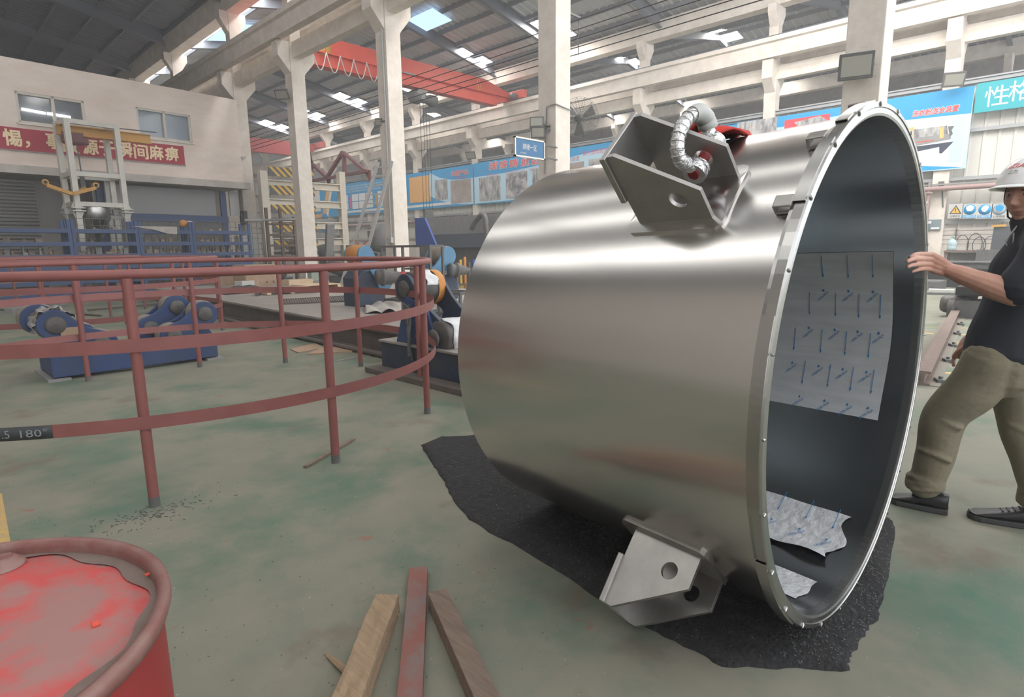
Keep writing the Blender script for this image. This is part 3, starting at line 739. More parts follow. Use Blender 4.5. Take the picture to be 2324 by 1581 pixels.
q = MB(); q.lathe([(0.0, 0.012), (0.020, 0.012), (0.024, 0.006), (0.030, 0.004), (0.032, -0.001)], bp_, n=24); q.bar(bp_+V((-0.014, 0, 0.014)), bp_+V((0.014, 0, 0.014)), 0.006, 0.006)
q.build('bung', M_drumrim, drum, label='small screw bung near the back of the lid')
for x, y, l, a, w in ((303, 1478, 0.030, 0.7, 0.008), (218, 1410, 0.012, 1.4, 0.009), (335, 1298, 0.008, 0.2, 0.006)):
    c = G(x, y, DH-0.0125); q = MB(); q.box(c-V((0, 0, .003)), (l, w, 0.0012), a); q.build('paint_chip', M_redchip, lid)

# ------------------------------------------------------------------ timbers and bar on the floor in front
def plank(pa, pb, za, w, h, m, rough, seed, up_tilt=0.0, taper=0.0):
    """a sawn piece from end centre pa to pb (floor points), square section w x h with broken arrises"""
    rr = random.Random(seed); a = V((pa.x, pa.y, za)); c = V((pb.x, pb.y, za)); d = (c-a); L_ = d.length; d.normalize()
    sd = V((d.y, -d.x, 0)); up = V((0, 0, 1)); n = 26; prof = []
    m_ = 5
    for e in range(4):
        x0, y0 = [(-.5, 0), (.5, 0), (.5, 1), (-.5, 1)][e]; x1, y1 = [(.5, 0), (.5, 1), (-.5, 1), (-.5, 0)][e]
        for k in range(m_): prof.append((x0+(x1-x0)*k/m_, y0+(y1-y0)*k/m_))
    offs = [(rr.uniform(-1, 1), rr.uniform(-1, 1)) for _ in prof]
    rings = []
    for i in range(n+1):
        t = i/n; k = 1-taper*(1-t)
        ring = []
        for j, (x, y) in enumerate(prof):
            wob = rough*(0.6*offs[j][0]+0.5*math.sin(t*11+j*2.1+seed)+0.4*rr.uniform(-1, 1))
            e = rough*1.2*rr.uniform(-1, 1) if i in (0, n) else 0
            ring.append(a + d*(L_*t+e) + sd*((x*w)*k+wob*abs(x)) + up*(max(0.0, y*h+(wob if y > 0.5 else 0))))
        rings.append(ring)
    k = len(prof); b = MB()
    b.add([p for r_ in rings for p in r_], [(i*k+j, i*k+(j+1) % k, (i+1)*k+(j+1) % k, (i+1)*k+j) for i in range(n) for j in range(k)])
    b.add(rings[0], [list(range(k))]); b.add(rings[-1], [list(range(k))[::-1]])
    return b
def gm(p, q, z): return (G(*p, z)+G(*q, z))/2
tag(plank(gm((855,1345),(902,1352),.075), gm((700,1700),(765,1740),.075), 0.0, 0.088, 0.075, M_wood, 0.004, 3).build('timber_offcut', M_wood, bevel=0.002), 'pale splintered timber with two nail holes, lying beside the flat red bar', 'timber')
tag(plank(gm((932,1282),(968,1290),.03), gm((880,1760),(955,1760),.03), 0.0, 0.077, 0.03, M_redwood, 0.0006, 5).build('flat_bar', M_redwood, bevel=0.002), 'flat rusty red bar with grey paint marks, lying between two timbers', 'bar')
tag(plank(gm((972,1342),(1012,1336),.07), gm((1140,1760),(1230,1740),.07), 0.0, 0.072, 0.07, M_wood2, 0.0008, 8).build('timber_offcut', M_wood2, bevel=0.002), 'grey-brown square-sawn timber lying right of the flat red bar', 'timber')
a = G(737, 1484); c = G(792, 1540)
q = MB().tube([a+V((0, 0, 0.004)), a.lerp(c, .5)+V((0, 0, .014)), c+V((0, 0, .02))], [0.003, 0.011, 0.012], 5, smooth=False)
tag(q.build('wood_splinter', M_wood), 'short pointed wood splinter beside the pale timber', 'splinter')
a = G(905, 1395); c = G(894, 1412)
tag(MB().bar(a+V((0, 0, .004)), c+V((0, 0, .004)), 0.006, 0.006).build('wood_splinter', M_palewood), 'tiny pale wood sliver right of the splintered timber', 'splinter')
a = G(693, 1062); c = G(803, 998)
tag(MB().bar(a+V((0, 0, .008)), c+V((0, 0, .008)), 0.028, 0.014).build('wood_strip', M_wood2), 'thin grey wood strip on the floor at the foot of a railing post', 'wood strip')
# floor line at the left edge
q = MB().prism([(G(-60, 1120).x, G(-60, 1120).y), (G(4, 1120).x, G(4, 1120).y), (G(26, 1240).x, G(26, 1240).y), (G(-60, 1300).x, G(-60, 1300).y)], (0, 0, 0), (1, 0, 0), (0, 1, 0), (0, 0, 0.002))
o = struct(q.build('floor_marking', M_yline))
for k, ((x0, y0), (x1, y1), w) in enumerate((((2098, 756), (2250, 762), .12), ((2098, 742), (2230, 745), .05), ((2150, 775), (2240, 780), .08), ((2130, 845), (2240, 852), 0.09), ((2140, 885), (2220, 888), .05))):
    a = G(x0, y0); c = G(x1, y1); struct(MB().bar(a+V((0, 0, .001)), c+V((0, 0, .001)), w, 0.002).build('floor_marking', M_yline))
# litter of metal shavings near the railing foot
q = MB(); f0 = G(330, 1172)
for k in range(150):
    x = rnd.gauss(f0.x, 0.14); y = rnd.gauss(f0.y, 0.07); a = rnd.uniform(0, PI); l = rnd.uniform(0.004, 0.02)
    q.bar((x, y, 0.002), (x+l*math.cos(a), y+l*math.sin(a), 0.004), 0.0028, 0.0025)
for k in range(300):
    p = G(rnd.uniform(0, 1250), rnd.uniform(860, 1560)); a = rnd.uniform(0, PI); l = rnd.uniform(0.002, 0.010)
    q.bar(p+V((0, 0, 0.002)), p+V((l*math.cos(a), l*math.sin(a), 0.003)), 0.0016, 0.0015)
tag(q.build('metal_shavings', M_dkgrey), 'dark metal shavings and specks scattered over the green floor', 'shavings', kind='stuff')
# ------------------------------------------------------------------ round railings
def ring_rail(cx_, cy_, R0, posts, label, loc_rot=0.0, detail=True, bars=(0.885, 0.475)):
    root = thing('round_railing', label, 'railing', (cx_, cy_, 0), 'red round railings standing on the floor')
    P = lambda a, r, z: V((cx_+r*math.cos(math.radians(a)), cy_+r*math.sin(math.radians(a)), z))
    n = 96
    MB().tube([P(i*360/n, R0, 1.245) for i in range(n)], 0.0255, 12, closed=True).build('handrail', M_railtop, root)
    for z in bars:
        b = MB(); b.grid(lambda u, v: P(u*360, R0+(0.028, 0.036, 0.036, 0.028)[int(v*3.999) % 4], z+(-0.035, -0.035, 0.035, 0.035)[int(v*3.999) % 4]), n, 4, cu=True, cv=True, smooth=False)
        b.build('mid_bar', M_rail, root)
    for a in posts:
        q = MB().cyl(P(a, R0, 0.0), P(a, R0, 1.225), 0.027, n=14); q.build('post', M_rail, root)
        MB().cyl(P(a, R0, 0.0), P(a, R0, 0.055), 0.0278, n=14).build('post_foot', M_dkgrey, root)
    return root
RC = (1.569, 5.426); RR = 2.1
rr1 = ring_rail(RC[0], RC[1], RR, (-111.8, -83.9, -51, -18, 14.8, 42.9, 69.3, 99.1, 128, 157, 187, 217), 'red-brown round railing nearest the drum, its near post at the shavings')
def RP(a, r, z): return V((RC[0]+r*math.cos(math.radians(a)), RC[1]+r*math.sin(math.radians(a)), z))
b = MB(); b.grid(lambda u, v: RP(-133+10.5*u, RR+0.0375, 0.441+0.068*v), 12, 1); blk = b.build('black_patch', M_blackmark, rr1, solid=0.001, label='black painted patch with chalk marks')
q = MB()
for body, a, w in (('W.5', -128.8, 0.10), ('180°', -124.6, 0.12)):
    o = RP(a, RR+0.041, 0.475); t = V((-math.sin(math.radians(a)), math.cos(math.radians(a)), 0))
    q.text(body, o, t, (0, 0, 1), w=w, h=0.04)
q.build('chalk_marks', M_chalk, blk)
ring_rail(1.75, 11.2, 2.08, (-96, -63, -18, -10, 24, 58, 92, 126, 160, 200, 235), 'red-brown round railing standing behind the blue roller stand')
ring_rail(1.9, 16.25, 2.05, (-92, -60, -41, -8, 24, 60, 92, 130, 170, 210), 'red-brown round railing farthest back, in front of the blue racks')
# a fallen rail section and flat bars lying beyond
a = G(0, 690); 
for k, (p, q_, w, h, m, lab) in enumerate((((20, 712), (150, 690), .16, .12, M_mgrey, 'grey steel channel lying on the floor beyond the first railing'),
        ((200, 706), (385, 690), .07, .05, M_platside, 'long dark flat bar lying on the floor behind the roller stand'),
        ((-40, 702), (230, 718), .05, .04, M_platside, 'dark angle bar lying on the floor left of the wrapped roller'),
        ((296, 686), (380, 680), .12, .06, M_mgrey, 'short grey bar lying on the floor under the second railing'))):
    a = G(*p); c = G(*q_); tag(MB().bar(a+V((0, 0, h/2)), c+V((0, 0, h/2)), w, h).build('steel_bar', m, bevel=0.004), lab, 'steel bar')

# ------------------------------------------------------------------ tank turning rolls
def lobes(c1, c2, r1, r2, ux, uy, waist=0.72, n=14):
    """outline (2D in ux,uy about c1) of a plate with two round ends and a waist"""
    d = V(c2)-V(c1); L_ = math.hypot(d.dot(ux), d.dot(uy)); ex = (ux*d.dot(ux)+uy*d.dot(uy))/L_; ey = ux.cross(uy).cross(ex)
    pts = []
    for i in range(n+1):
        a = PI*0.5+PI*i/n*1.0; pts.append((r1*math.cos(a), r1*math.sin(a)))
    w = min(r1, r2)*waist
    pts.append((L_*0.38, -w)); pts.append((L_*0.62, -w))
    for i in range(n+1):
        a = -PI*0.5+PI*i/n; pts.append((L_+r2*math.cos(a), r2*math.sin(a)))
    pts.append((L_*0.62, w)); pts.append((L_*0.38, w))
    return pts, ex, ey
def link(par, c1, c2, r, ux, uy, t, m_plate, m_roll, depth, wrap=None, cap=True, rollr=1.06):
    """side plate + two rollers behind it (along t)"""
    t = V(t).normalized(); pts, ex, ey = lobes(c1, c2, r, r, ux, uy)
    pl = MB().prism(pts, V(c1)-t*0.0, ex, ey, t*0.05).build('side_plate', m_plate, par, bevel=0.006)
    MB().prism(pts, V(c1)+t*(0.07+depth), ex, ey, t*0.04).build('side_plate', m_plate, par, bevel=0.006)
    for c in (c1, c2):
        c = V(c); ro = MB(); ro.lathe([(0, 0.058), (r*rollr*0.9, 0.058), (r*rollr, 0.075), (r*rollr, depth+0.045), (r*rollr*0.9, depth+0.062), (0, depth+0.062)], c, t, 32)
        ro.build('roller', m_roll, par)
        if cap:
            q = MB().lathe([(0, -0.03), (r*0.34, -0.03), (r*0.46, -0.02), (r*0.56, -0.018), (r*0.58, 0.0)], c, t, 24)
            q.build('bearing_cap', M_grease, pl)
    return pl
Y1 = 7.74
st = thing('roller_stand', 'dark blue tank turning roll stand inside the red railings, torn wrap on its left roller', 'roller stand', (1.8, 8.0, 0), 'tank turning rolls')
fa, fb = G(122, 866), G(497, 814)
dx = (fb-fa).normalized(); dyv = V((-dx.y, dx.x, 0))
for off, nm in ((0.0, 'base_beam'), (0.62, 'base_beam')):
    q = MB(); a = fa+dyv*(off+0.08); c = fb+dyv*(off+0.08)
    q.bar(a+V((0, 0, .145)), c+V((0, 0, .145)), 0.14, 0.22)
    q.build(nm, M_blue, st, bevel=0.006)
for f in (0.03, 0.97):
    p = fa.lerp(fb, f); q = MB(); q.bar(p+V((0, 0, .012))-dyv*0.04, p+dyv*0.82+V((0, 0, .012)), 0.2, 0.024); q.build('foot_plate', M_mgrey, st)
q = MB(); q.bar(fa.lerp(fb, .03)+dyv*.15+V((0, 0, .15)), fa.lerp(fb, .03)+dyv*.62+V((0, 0, .15)), .1, .2); q.bar(fa.lerp(fb, .97)+dyv*.15+V((0, 0, .15)), fa.lerp(fb, .97)+dyv*.62+V((0, 0, .15)), .1, .2)
q.build('cross_beam', M_blue, st)
nf = dyv*-1.0
def onf(x, y, off): return PP(fa+dyv*off, dyv, x, y)
link(st, onf(465, 712, .1), onf(397, 764, .1), 0.155, dx, V((0, 0, 1)), dyv, M_blue, M_tan, 0.16)
link(st, onf(402, 697, .5), onf(343, 745, .5), 0.155, dx, V((0, 0, 1)), dyv, M_blue, M_tan, 0.16)
link(st, onf(126, 738, .1), onf(232, 782, .1), 0.165, dx, V((0, 0, 1)), dyv, M_blue, M_tan, 0.16)
link(st, onf(88, 724, .5), onf(185, 765, .5), 0.165, dx, V((0, 0, 1)), dyv, M_blue, M_tan, 0.16)
for x, yt in ((440, 745), (180, 768)):
    p = onf(x, yt, 0.34); q = MB()
    q.prism([(-0.24, 0.25), (0.24, 0.25), (0.14, p.z+0.05), (-0.14, p.z+0.05)], V((p.x, p.y, 0)), dx, (0, 0, 1), dyv*0.08); q.build('pedestal', M_blue, st, bevel=0.006)
q = MB(); c0 = onf(126, 738, .16)
def wrp(u, v):
    a = math.radians(20+190*u); r = 0.185+0.02*math.sin(u*23+v*5)+0.012*math.sin(u*47)
    return c0 + dx*(r*math.cos(a)) + V((0, 0, 1))*(r*math.sin(a)) + dyv*(-0.03+0.62*v+0.02*math.sin(u*31))
q.grid(wrp, 40, 10); q.build('torn_wrap', M_foil, st, solid=0.004, label='torn silver-grey wrap over the left roller')
q = MB(); p = onf(158, 752, .085); q.box(p, (0.16, 0.006, 0.09), math.atan2(dx.y, dx.x)); q.build('tape_patch', M_card, st)

# second stand beside the tank
s2 = thing('roller_stand', 'dark blue tank turning roll stand just left of the steel tank, rollers wrapped in white', 'roller stand', (3.9, 4.7, 0), 'tank turning rolls')
XB = 3.62
q = MB(); q.box((XB+0.07, 4.3, 0.2), (0.14, 2.5, 0.28)); q.build('base_beam', M_blued, s2, bevel=0.006)
q = MB(); q.box((XB+0.62, 4.3, 0.2), (0.14, 2.5, 0.28)); q.build('base_beam', M_blued, s2, bevel=0.006)
q = MB(); q.box((XB+0.34, 4.3, 0.35), (0.74, 2.5, 0.02)); q.build('top_plate', M_platform, s2)
q = MB(); q.box((XB+0.3, 4.3, 0.03), (0.95, 2.66, 0.06)); q.build('base_plate', M_platside, s2, bevel=0.005)
onx = lambda x, y, X: PX(X, x, y)
ux2, uz = V((0, -1, 0)), V((0, 0, 1))
cu_, cl_ = onx(917, 655, XB+0.05), onx(984, 768, XB-0.02)
link(s2, cu_, cl_, 0.155, ux2, uz, (1, 0, 0), M_blued, M_grease, 0.34, rollr=1.12)
q = MB(); pz = cu_.lerp(cl_, 0.5); q.prism([(-0.42, 0.36), (0.30, 0.36), (0.12, pz.z+0.06), (-0.22, pz.z+0.16)], V((XB+0.02, pz.y, 0)), ux2, uz, (0.05, 0, 0)); q.prism([(-0.40, 0.36), (0.26, 0.36), (0.1, pz.z), (-0.2, pz.z+0.1)], V((XB+0.56, pz.y, 0)), ux2, uz, (0.05, 0, 0))
q.build('pedestal', M_blue, s2, bevel=0.005)
q = MB()
for c, a0, a1, x0, x1, rr_ in ((cu_, 10, 220, 0.16, 0.32, 0.185), (cl_, -60, 175, 0.12, 0.40, 0.185)):
    q = MB(); q.grid(lambda u, v: V(c)+ux2*((rr_+0.006*math.sin(u*30+v*4))*math.cos(math.radians(a0+(a1-a0)*u)))+uz*((rr_+0.006*math.sin(u*30+v*4))*math.sin(math.radians(a0+(a1-a0)*u)))+V((x0+(x1-x0)*v+0.02*math.sin(u*19), 0, 0)), 36, 8); q.build('white_wrap', M_filmcr, s2, solid=0.003, label='white film wrapped round a roller')
pass
q = MB().lathe([(0.183, 0.33), (0.187, 0.34), (0.187, 0.42), (0.17, 0.43)], cu_, V((1, 0, 0)), 32); q.build('orange_band', M_orange, s2)
q = MB()
def drape(u, v):
    y = cu_.y-0.10-0.10*v+0.03*math.sin(v*9); z = cu_.z-0.16-0.55*u
    return V((XB-0.03-0.02*math.sin(u*7+v*6), y-0.08*u+0.10*u*v, z+0.03*math.sin(v*7)))
q.grid(drape, 20, 10); q.build('hanging_rag', M_dkgrey, s2, solid=0.004)
q = MB().tube([onx(956, 823, XB-0.0)+V((0, 0, 0.02)), onx(1000, 815, XB+.12)+V((0, 0, .02)), onx(1045, 812, XB+.2)+V((0, 0, .02))], 0.011, 6)
tag(q.build('steel_rod', M_mgrey), 'thin bent steel rod lying on the base of the wrapped roller stand', 'rod')
a, c = G(963, 868), G(1060, 895)
q = MB(); q.bar(a+V((0, 0, .015)), c+V((0, 0, .015)), .03, .02); e = V((0.09, 0.05, 0)); q.bar(a+e+V((0, 0, .015)), c+e+V((0, 0, .015)), .02, .02)
for k in range(3): p = a.lerp(c, .1+.35*k); q.bar(p+V((0, 0, .016)), p+e+V((0, 0, .016)), .015, .015)
tag(q.build('small_ladder_frame', M_mgrey), 'small grey welded frame lying on the floor left of the tank', 'frame')

# ------------------------------------------------------------------ steel platform
PZ = 0.34
pl = thing('welding_platform', 'low dusty steel platform behind the railings with dark beam edge', 'platform', (7, 10, 0))
edge = [(4.17, 5.9), (4.82, 18.6), (9.7, 18.6), (9.7, 5.9)]
MB().prism(edge, (0, 0, PZ-0.03), (1, 0, 0), (0, 1, 0), (0, 0, 0.03)).build('deck', M_platform, pl)
q = MB(); q.ibeam((4.25, 5.95, (PZ-0.03)/2), (4.88, 18.55, (PZ-0.03)/2), 0.14, PZ-0.03, 0.025, 0.02); q.build('edge_beam', M_platside, pl)
q = MB(); q.ibeam((4.3, 5.98, (PZ-0.03)/2), (9.65, 5.98, (PZ-0.03)/2), 0.14, PZ-0.03, 0.025, 0.02); q.build('edge_beam', M_platside, pl)
for k in range(7):
    y = 7.2+1.8*k; q = MB(); q.box((4.27+(y-6)*0.05+2.6, y, (PZ-0.03)/2), (5.2, 0.08, PZ-0.04)); q.build('cross_beam', M_platside, pl)
q = MB().tube([G(470, 716)+V((0, 0, .03)), G(600, 752)+V((0, 0, .035)), G(880, 815)+V((0, 0, .04))], 0.035, 8); tag(q.build('steel_pipe', M_platside), 'dark pipe lying along the foot of the platform edge', 'pipe')
# things on and before the platform
def slab(nm, quad, z0, h, m, lab, cat, bev=0.0, group=None):
    p = [G(x, y, z0) for x, y in quad]; q = MB(); q.prism([(v.x, v.y) for v in p], (0, 0, z0), (1, 0, 0), (0, 1, 0), (0, 0, h))
    return tag(q.build(nm, m, bevel=bev), lab, cat, group)
slab('cardboard_sheet', [(658, 793), (715, 780), (735, 790), (677, 801)], 0.001, 0.012, M_card, 'flattened cardboard piece on the floor, left one of two by the platform', 'cardboard')
slab('cardboard_sheet', [(697, 805), (740, 786), (803, 785), (800, 799)], 0.001, 0.016, M_card, 'flattened cardboard piece on the floor, right one of two by the platform', 'cardboard')
a, c = G(763, 820), G(872, 800); tag(MB().bar(a+V((0, 0, .006)), c+V((0, 0, .006)), .03, .01).build('flat_strip', M_mgrey), 'narrow grey metal strip on the floor right of the cardboard', 'strip')
g0 = [G(x, y, PZ) for x, y in ((643, 691), (640, 681), (795, 672), (806, 684))]
q = MB(); 
for k in range(30):
    a = g0[1].lerp(g0[2], (k+.2)/30); c = g0[0].lerp(g0[3], (k+.2)/30); q.bar(a+V((0, 0, .012)), c+V((0, 0, .012)), 0.03, 0.02)
q.bar(g0[0]+V((0, 0, .012)), g0[3]+V((0, 0, .012)), .02, .024); q.bar(g0[1]+V((0, 0, .012)), g0[2]+V((0, 0, .012)), .02, .024)
tag(q.build('floor_grating', M_platside), 'dark slotted steel grating lying on the platform', 'grating')
def pallet(x, y, w, d, rz, lab):
    root = thing('wooden_pallet', lab, 'pallet', (x, y, PZ), 'pallets on the platform'); Rm = Matrix.Rotation(rz, 3, 'Z')
    for k in range(6): q = MB(); q.box(V((x, y, PZ+.115))+Rm@V((0, -d/2+d*(k+.5)/6, 0)), (w, d/6*.8, .022), rz); q.build('deck_board', M_palewood, root)
    for k in range(3): q = MB(); q.box(V((x, y, PZ+.055))+Rm@V((-w/2+w*(k*.46+.04), 0, 0)), (.09, d, .09), rz); q.build('bearer', M_palewood, root)
c = G(652, 665, PZ); pallet(c.x, c.y, 1.15, .8, -.12, 'pale wooden pallet on the platform, behind the grating')
c = G(718, 655, PZ); pallet(c.x, c.y, 1.0, .7, .05, 'pale wooden pallet on the platform, right of the other pallet')
def carton(x, y, w, d, h, rz, lab, m=M_card, z=PZ, nm='cardboard_box'):
    c = G(x, y, z); root = thing(nm, lab, 'box', tuple(c)); q = MB(); q.box(c+V((0, 0, h/2)), (w, d, h), rz); q.build('body', m, root, bevel=0.006)
    Rm = Matrix.Rotation(rz, 3, 'Z')
    q = MB(); q.box(c+V((0, 0, h+.002)), (w*.98, .06, .004), rz); q.build('tape', M_tan, root); return root
carton(522, 645, .85, .6, .36, .1, 'light brown cardboard box beside the round railing end')
carton(582, 648, .95, .7, .60, .1, 'large brown cardboard box with cable draped over it')
carton(676, 646, .75, .4, .16, .05, 'low flat parcel lying behind the pallets', M_palewood)
carton(556, 652, .4, .3, .18, .3, 'small pale box between the two brown boxes', M_lgrey)
q = MB(); c = G(555, 664, PZ)
q.grid(lambda u, v: c+V(((u-.5)*1.1, (v-.5)*.6, .02+.14*math.sin(u*PI)*math.sin(v*PI)*(1+.4*math.sin(u*13+v*9)))), 18, 10); tag(q.build('dark_tarpaulin', M_darkcloth, solid=.004), 'crumpled dark tarpaulin on the platform before the cardboard boxes', 'tarpaulin')
a, c = G(583, 672, PZ), G(594, 662, PZ); tag(MB().cyl(a+V((0, 0, .045)), c+V((0, 0, .045)), .042, n=14).build('short_pipe', M_platside), 'short rusty pipe lying on the platform left of the pallet', 'pipe')
q = MB(); 
for k in range(3): q.tube([G(590+6*k, 612, PZ)+V((0, 0, .60)), G(592+5*k, 640-4*k, PZ)+V((0, -.2, .4)), G(577+16*k, 648, PZ)+V((0, -.42, .1))], .012, 6)
tag(q.build('cable', M_cable), 'black cable hanging over the large cardboard box', 'cable')
c = G(866, 700, PZ); q = MB(); q.grid(lambda u, v: G(830+80*u, 712-26*v, PZ)+V((0, 0, .012+.07*abs(math.sin(u*7+v*3)*math.sin(v*5+u*2)))), 20, 12); tag(q.build('pale_tarpaulin', M_tarp, solid=.004), 'crumpled pale tarpaulin on the platform edge behind the railing', 'tarpaulin')
q = MB(); q.grid(lambda u, v: G(1000+70*u, 700-24*v, PZ)+V((0, 0, .012+.07*abs(math.sin(u*6+v*4)*math.sin(v*5+u*3)))), 18, 10); tag(q.build('pale_tarpaulin', M_tarp, solid=.004), 'crumpled pale tarpaulin on the platform beside the tank end', 'tarpaulin')
# light blue turning rolls on the platform
def bigroll(lab, cbase, hi, lo, r, bw, bd, bh, roll_m, cat_loc):
    root = thing('turning_roll_unit', lab, 'roller stand', tuple(cbase), 'light blue turning rolls')
    q = MB(); q.prism([(-bw/2, 0), (bw/2, 0), (bw/2, bh*.7), (bw*.3, bh), (-bw*.3, bh), (-bw/2, bh*.8)], cbase+V((0, 0, 0)), V((1, 0, 0)), uz, V((0, bd, 0))); q.build('base_box', M_blued, root, bevel=.01)
    n_ = V((0, 1, 0)); hi = PP(cbase-V((0, .04, 0)), n_, *hi); lo = PP(cbase-V((0, .04, 0)), n_, *lo)
    link(root, hi, lo, r, V((1, 0, 0)), uz, (0, 1, 0), M_lblue, roll_m, bd*.75, cap=False)
    return root, hi, lo
c = G(868, 692, PZ); c = V((c.x-.22, c.y, PZ))
r1, hi, lo = bigroll('light blue turning roll with orange-rimmed roller, base dark blue, beside the ladder foot', c, (831, 577), (874, 640), .155, .52, .5, .62, M_orange, None)
m0 = PP(c-V((0, .3, 0)), V((0, 1, 0)), 852, 628)
q = MB().lathe([(0, .0), (.11, .0), (.13, .03), (.13, .1), (.16, .11), (.16, .15), (.13, .16), (.13, .28), (.1, .3), (.1, .42), (0, .42)], m0, V((.92, -.38, -.05)), 24); q.build('gear_motor', M_grease, r1)
q = MB().lathe([(0, 0), (.09, 0), (.1, .03), (.1, .16), (.06, .2), (0, .2)], m0+V((.92, -.38, -.05))*.42, V((.92, -.38, -.05)), 20); q.build('motor_end', M_craned, r1)
c = G(1012, 682, PZ)
r2, hi, lo = bigroll('light blue turning roll beside the tank end with grey gear motor', c, (1019, 580), (985, 632), .175, .62, .5, .5, M_tan, None)
m0 = PP(c-V((0, .12, 0)), V((0, 1, 0)), 1018, 612)
q = MB().lathe([(0, .0), (.1, .0), (.13, .03), (.13, .08), (.11, .09), (.11, .14), (.14, .15), (.14, .2), (.1, .22), (.085, .36), (.05, .4), (.045, .44), (0, .44)], m0, V((.93, -.30, -.06)), 24); q.build('gear_motor', M_dkgrey, r2)
# dark square-tube frames on the platform
for k, (x0, x1, yt, yb, lab) in enumerate(((872, 980, 556, 685, 'dark square-tube frame on the platform, behind the wrapped roller'), (916, 1012, 608, 668, 'dark square-tube frame in the middle of the platform'), (962, 1046, 661, 716, 'low dark square-tube frame on the platform beside the tank'))):
    g = [G(x0, yb, PZ), G(x1, yb+6, PZ)]; top = []
    for p, x in zip(g, (x0, x1)):
        d = ray(x, yt); s_ = math.hypot(p.x, p.y)/math.hypot(d.x, d.y); top.append(CAM_H+d.z*s_)
    h = max(.25, (top[0]+top[1])/2-PZ); root = thing('tube_frame', lab, 'frame', tuple((g[0]+g[1])/2), 'dark tube frames'); s_ = V((0, 0, h)); dpt = (g[1]-g[0]).normalized().cross(uz)*-.35
    for p in g:
        for dd in (V(), dpt): MB().bar(p+dd, p+dd+s_, .04, .04, (0, 1, 0)).build('leg', M_dkgrey, root)
    q = MB()
    for zz in (h-.02, .05):
        q.bar(g[0]+V((0, 0, zz)), g[1]+V((0, 0, zz)), .04, .04); q.bar(g[0]+dpt+V((0, 0, zz)), g[1]+dpt+V((0, 0, zz)), .04, .04)
        for p in g: q.bar(p+V((0, 0, zz)), p+dpt+V((0, 0, zz)), .04, .04)
    q.build('rails', M_dkgrey, root)
    m_ = g[0].lerp(g[1], .45); MB().bar(m_, m_+s_, .04, .04, (0, 1, 0)).build('leg', M_dkgrey, root)
# ------------------------------------------------------------------ office wall at the end of the bay
def pz(x, z, off=0.0):      # point on the wall plane: along-wall position by world X, height, distance in front
    k = (x-WP.x)/WD.x; p = WP+WD*k; return V((p.x, p.y, z))-WN*off
def wprism(pts, d0, d1, m, nm, parent=None, **k):
    """outline given as (X, z) on the wall plane, from d0 to d1 in front of it"""
    o = pz(0, 0, d0); return MB().prism([(x/WD.x, z) for x, z in pts], o, WD, uz, WN*-(d1-d0)).build(nm, m, parent, **k)
WT = 7.25
W1 = (3.17, 4.97, 5.36, 6.30); W2 = (6.52, 8.35, 5.37, 6.38)
L0, L1, ZB = XL, 10.2, 4.03
q = MB()
def wb(x0, x1, z0, z1):
    o = pz(0, 0, 0); q.prism([(x0/WD.x, z0), (x1/WD.x, z0), (x1/WD.x, z1), (x0/WD.x, z1)], o, WD, uz, WN*0.22)
for x0, x1, z0, z1 in ((L0, W1[0], ZB, WT), (W1[0], W1[1], ZB, W1[2]), (W1[0], W1[1], W1[3], WT), (W1[1], W2[0], ZB, WT), (W2[0], W2[1], ZB, W2[2]), (W2[0], W2[1], W2[3], WT), (W2[1], L1, ZB, WT)): wb(x0, x1, z0, z1)
struct(q.build('wall_office', M_plaster))
struct(MB().prism([(-12/WD.x, 0), (L1/WD.x, 0), (L1/WD.x, .2), (-12/WD.x, .2)], pz(0, WT-.2, -.22), WD, WN, (0, 0, 0.15)).build('roof_office', M_concd)) if False else None
struct(wprism([(L0, 3.78), (L1+.1, 3.78), (L1+.1, 4.03), (L0, 4.03)], -0.2, 0.35, M_concd, 'trim_1'))
for k, (W, g, mg) in enumerate(((W1, 'dark', M_glassd), (W2, 'pale', M_glass))):
    x0, x1, z0, z1 = W; o = wprism([(x0, z0), (x1, z0), (x1, z1), (x0, z1)], -0.14, -0.12, mg, f'window_{k+1}'); struct(o)
    f = MB(); oo = pz(0, 0, -0.12)
    xm = x0+(x1-x0)*(.53 if k == 0 else .5)
    for a, b_, c, d in ((x0, x0+.07, z0, z1), (x1-.07, x1, z0, z1), (xm-.04, xm+.04, z0, z1), (x0, x1, z0, z0+.07), (x0, x1, z1-.07, z1)):
        f.prism([(a/WD.x, c), (b_/WD.x, c), (b_/WD.x, d), (a/WD.x, d)], oo, WD, uz, WN*-.1)
    fr = f.build('window_frame', M_alframe, o)
    wprism([(x0-.05, z0-.05), (x1+.05, z0-.05), (x1+.05, z0), (x0-.05, z0)], 0.0, .05, M_conc, 'window_sill', o)
# lit tubes reflected / seen behind the left window
for k, (x0, x1, y0, y1) in enumerate(((49, 103, 247, 257), (107, 160, 257, 266))):
    a = PW(x0, y0, -.05); c = PW(x1, y1, -.05)
    o = MB().bar(a, c, .05, .07).build('ceiling_tube', M_tubelit); tag(o, ('left', 'right')[k]+' of the two lit tubes seen in the left office window', 'lamp', 'office tubes')
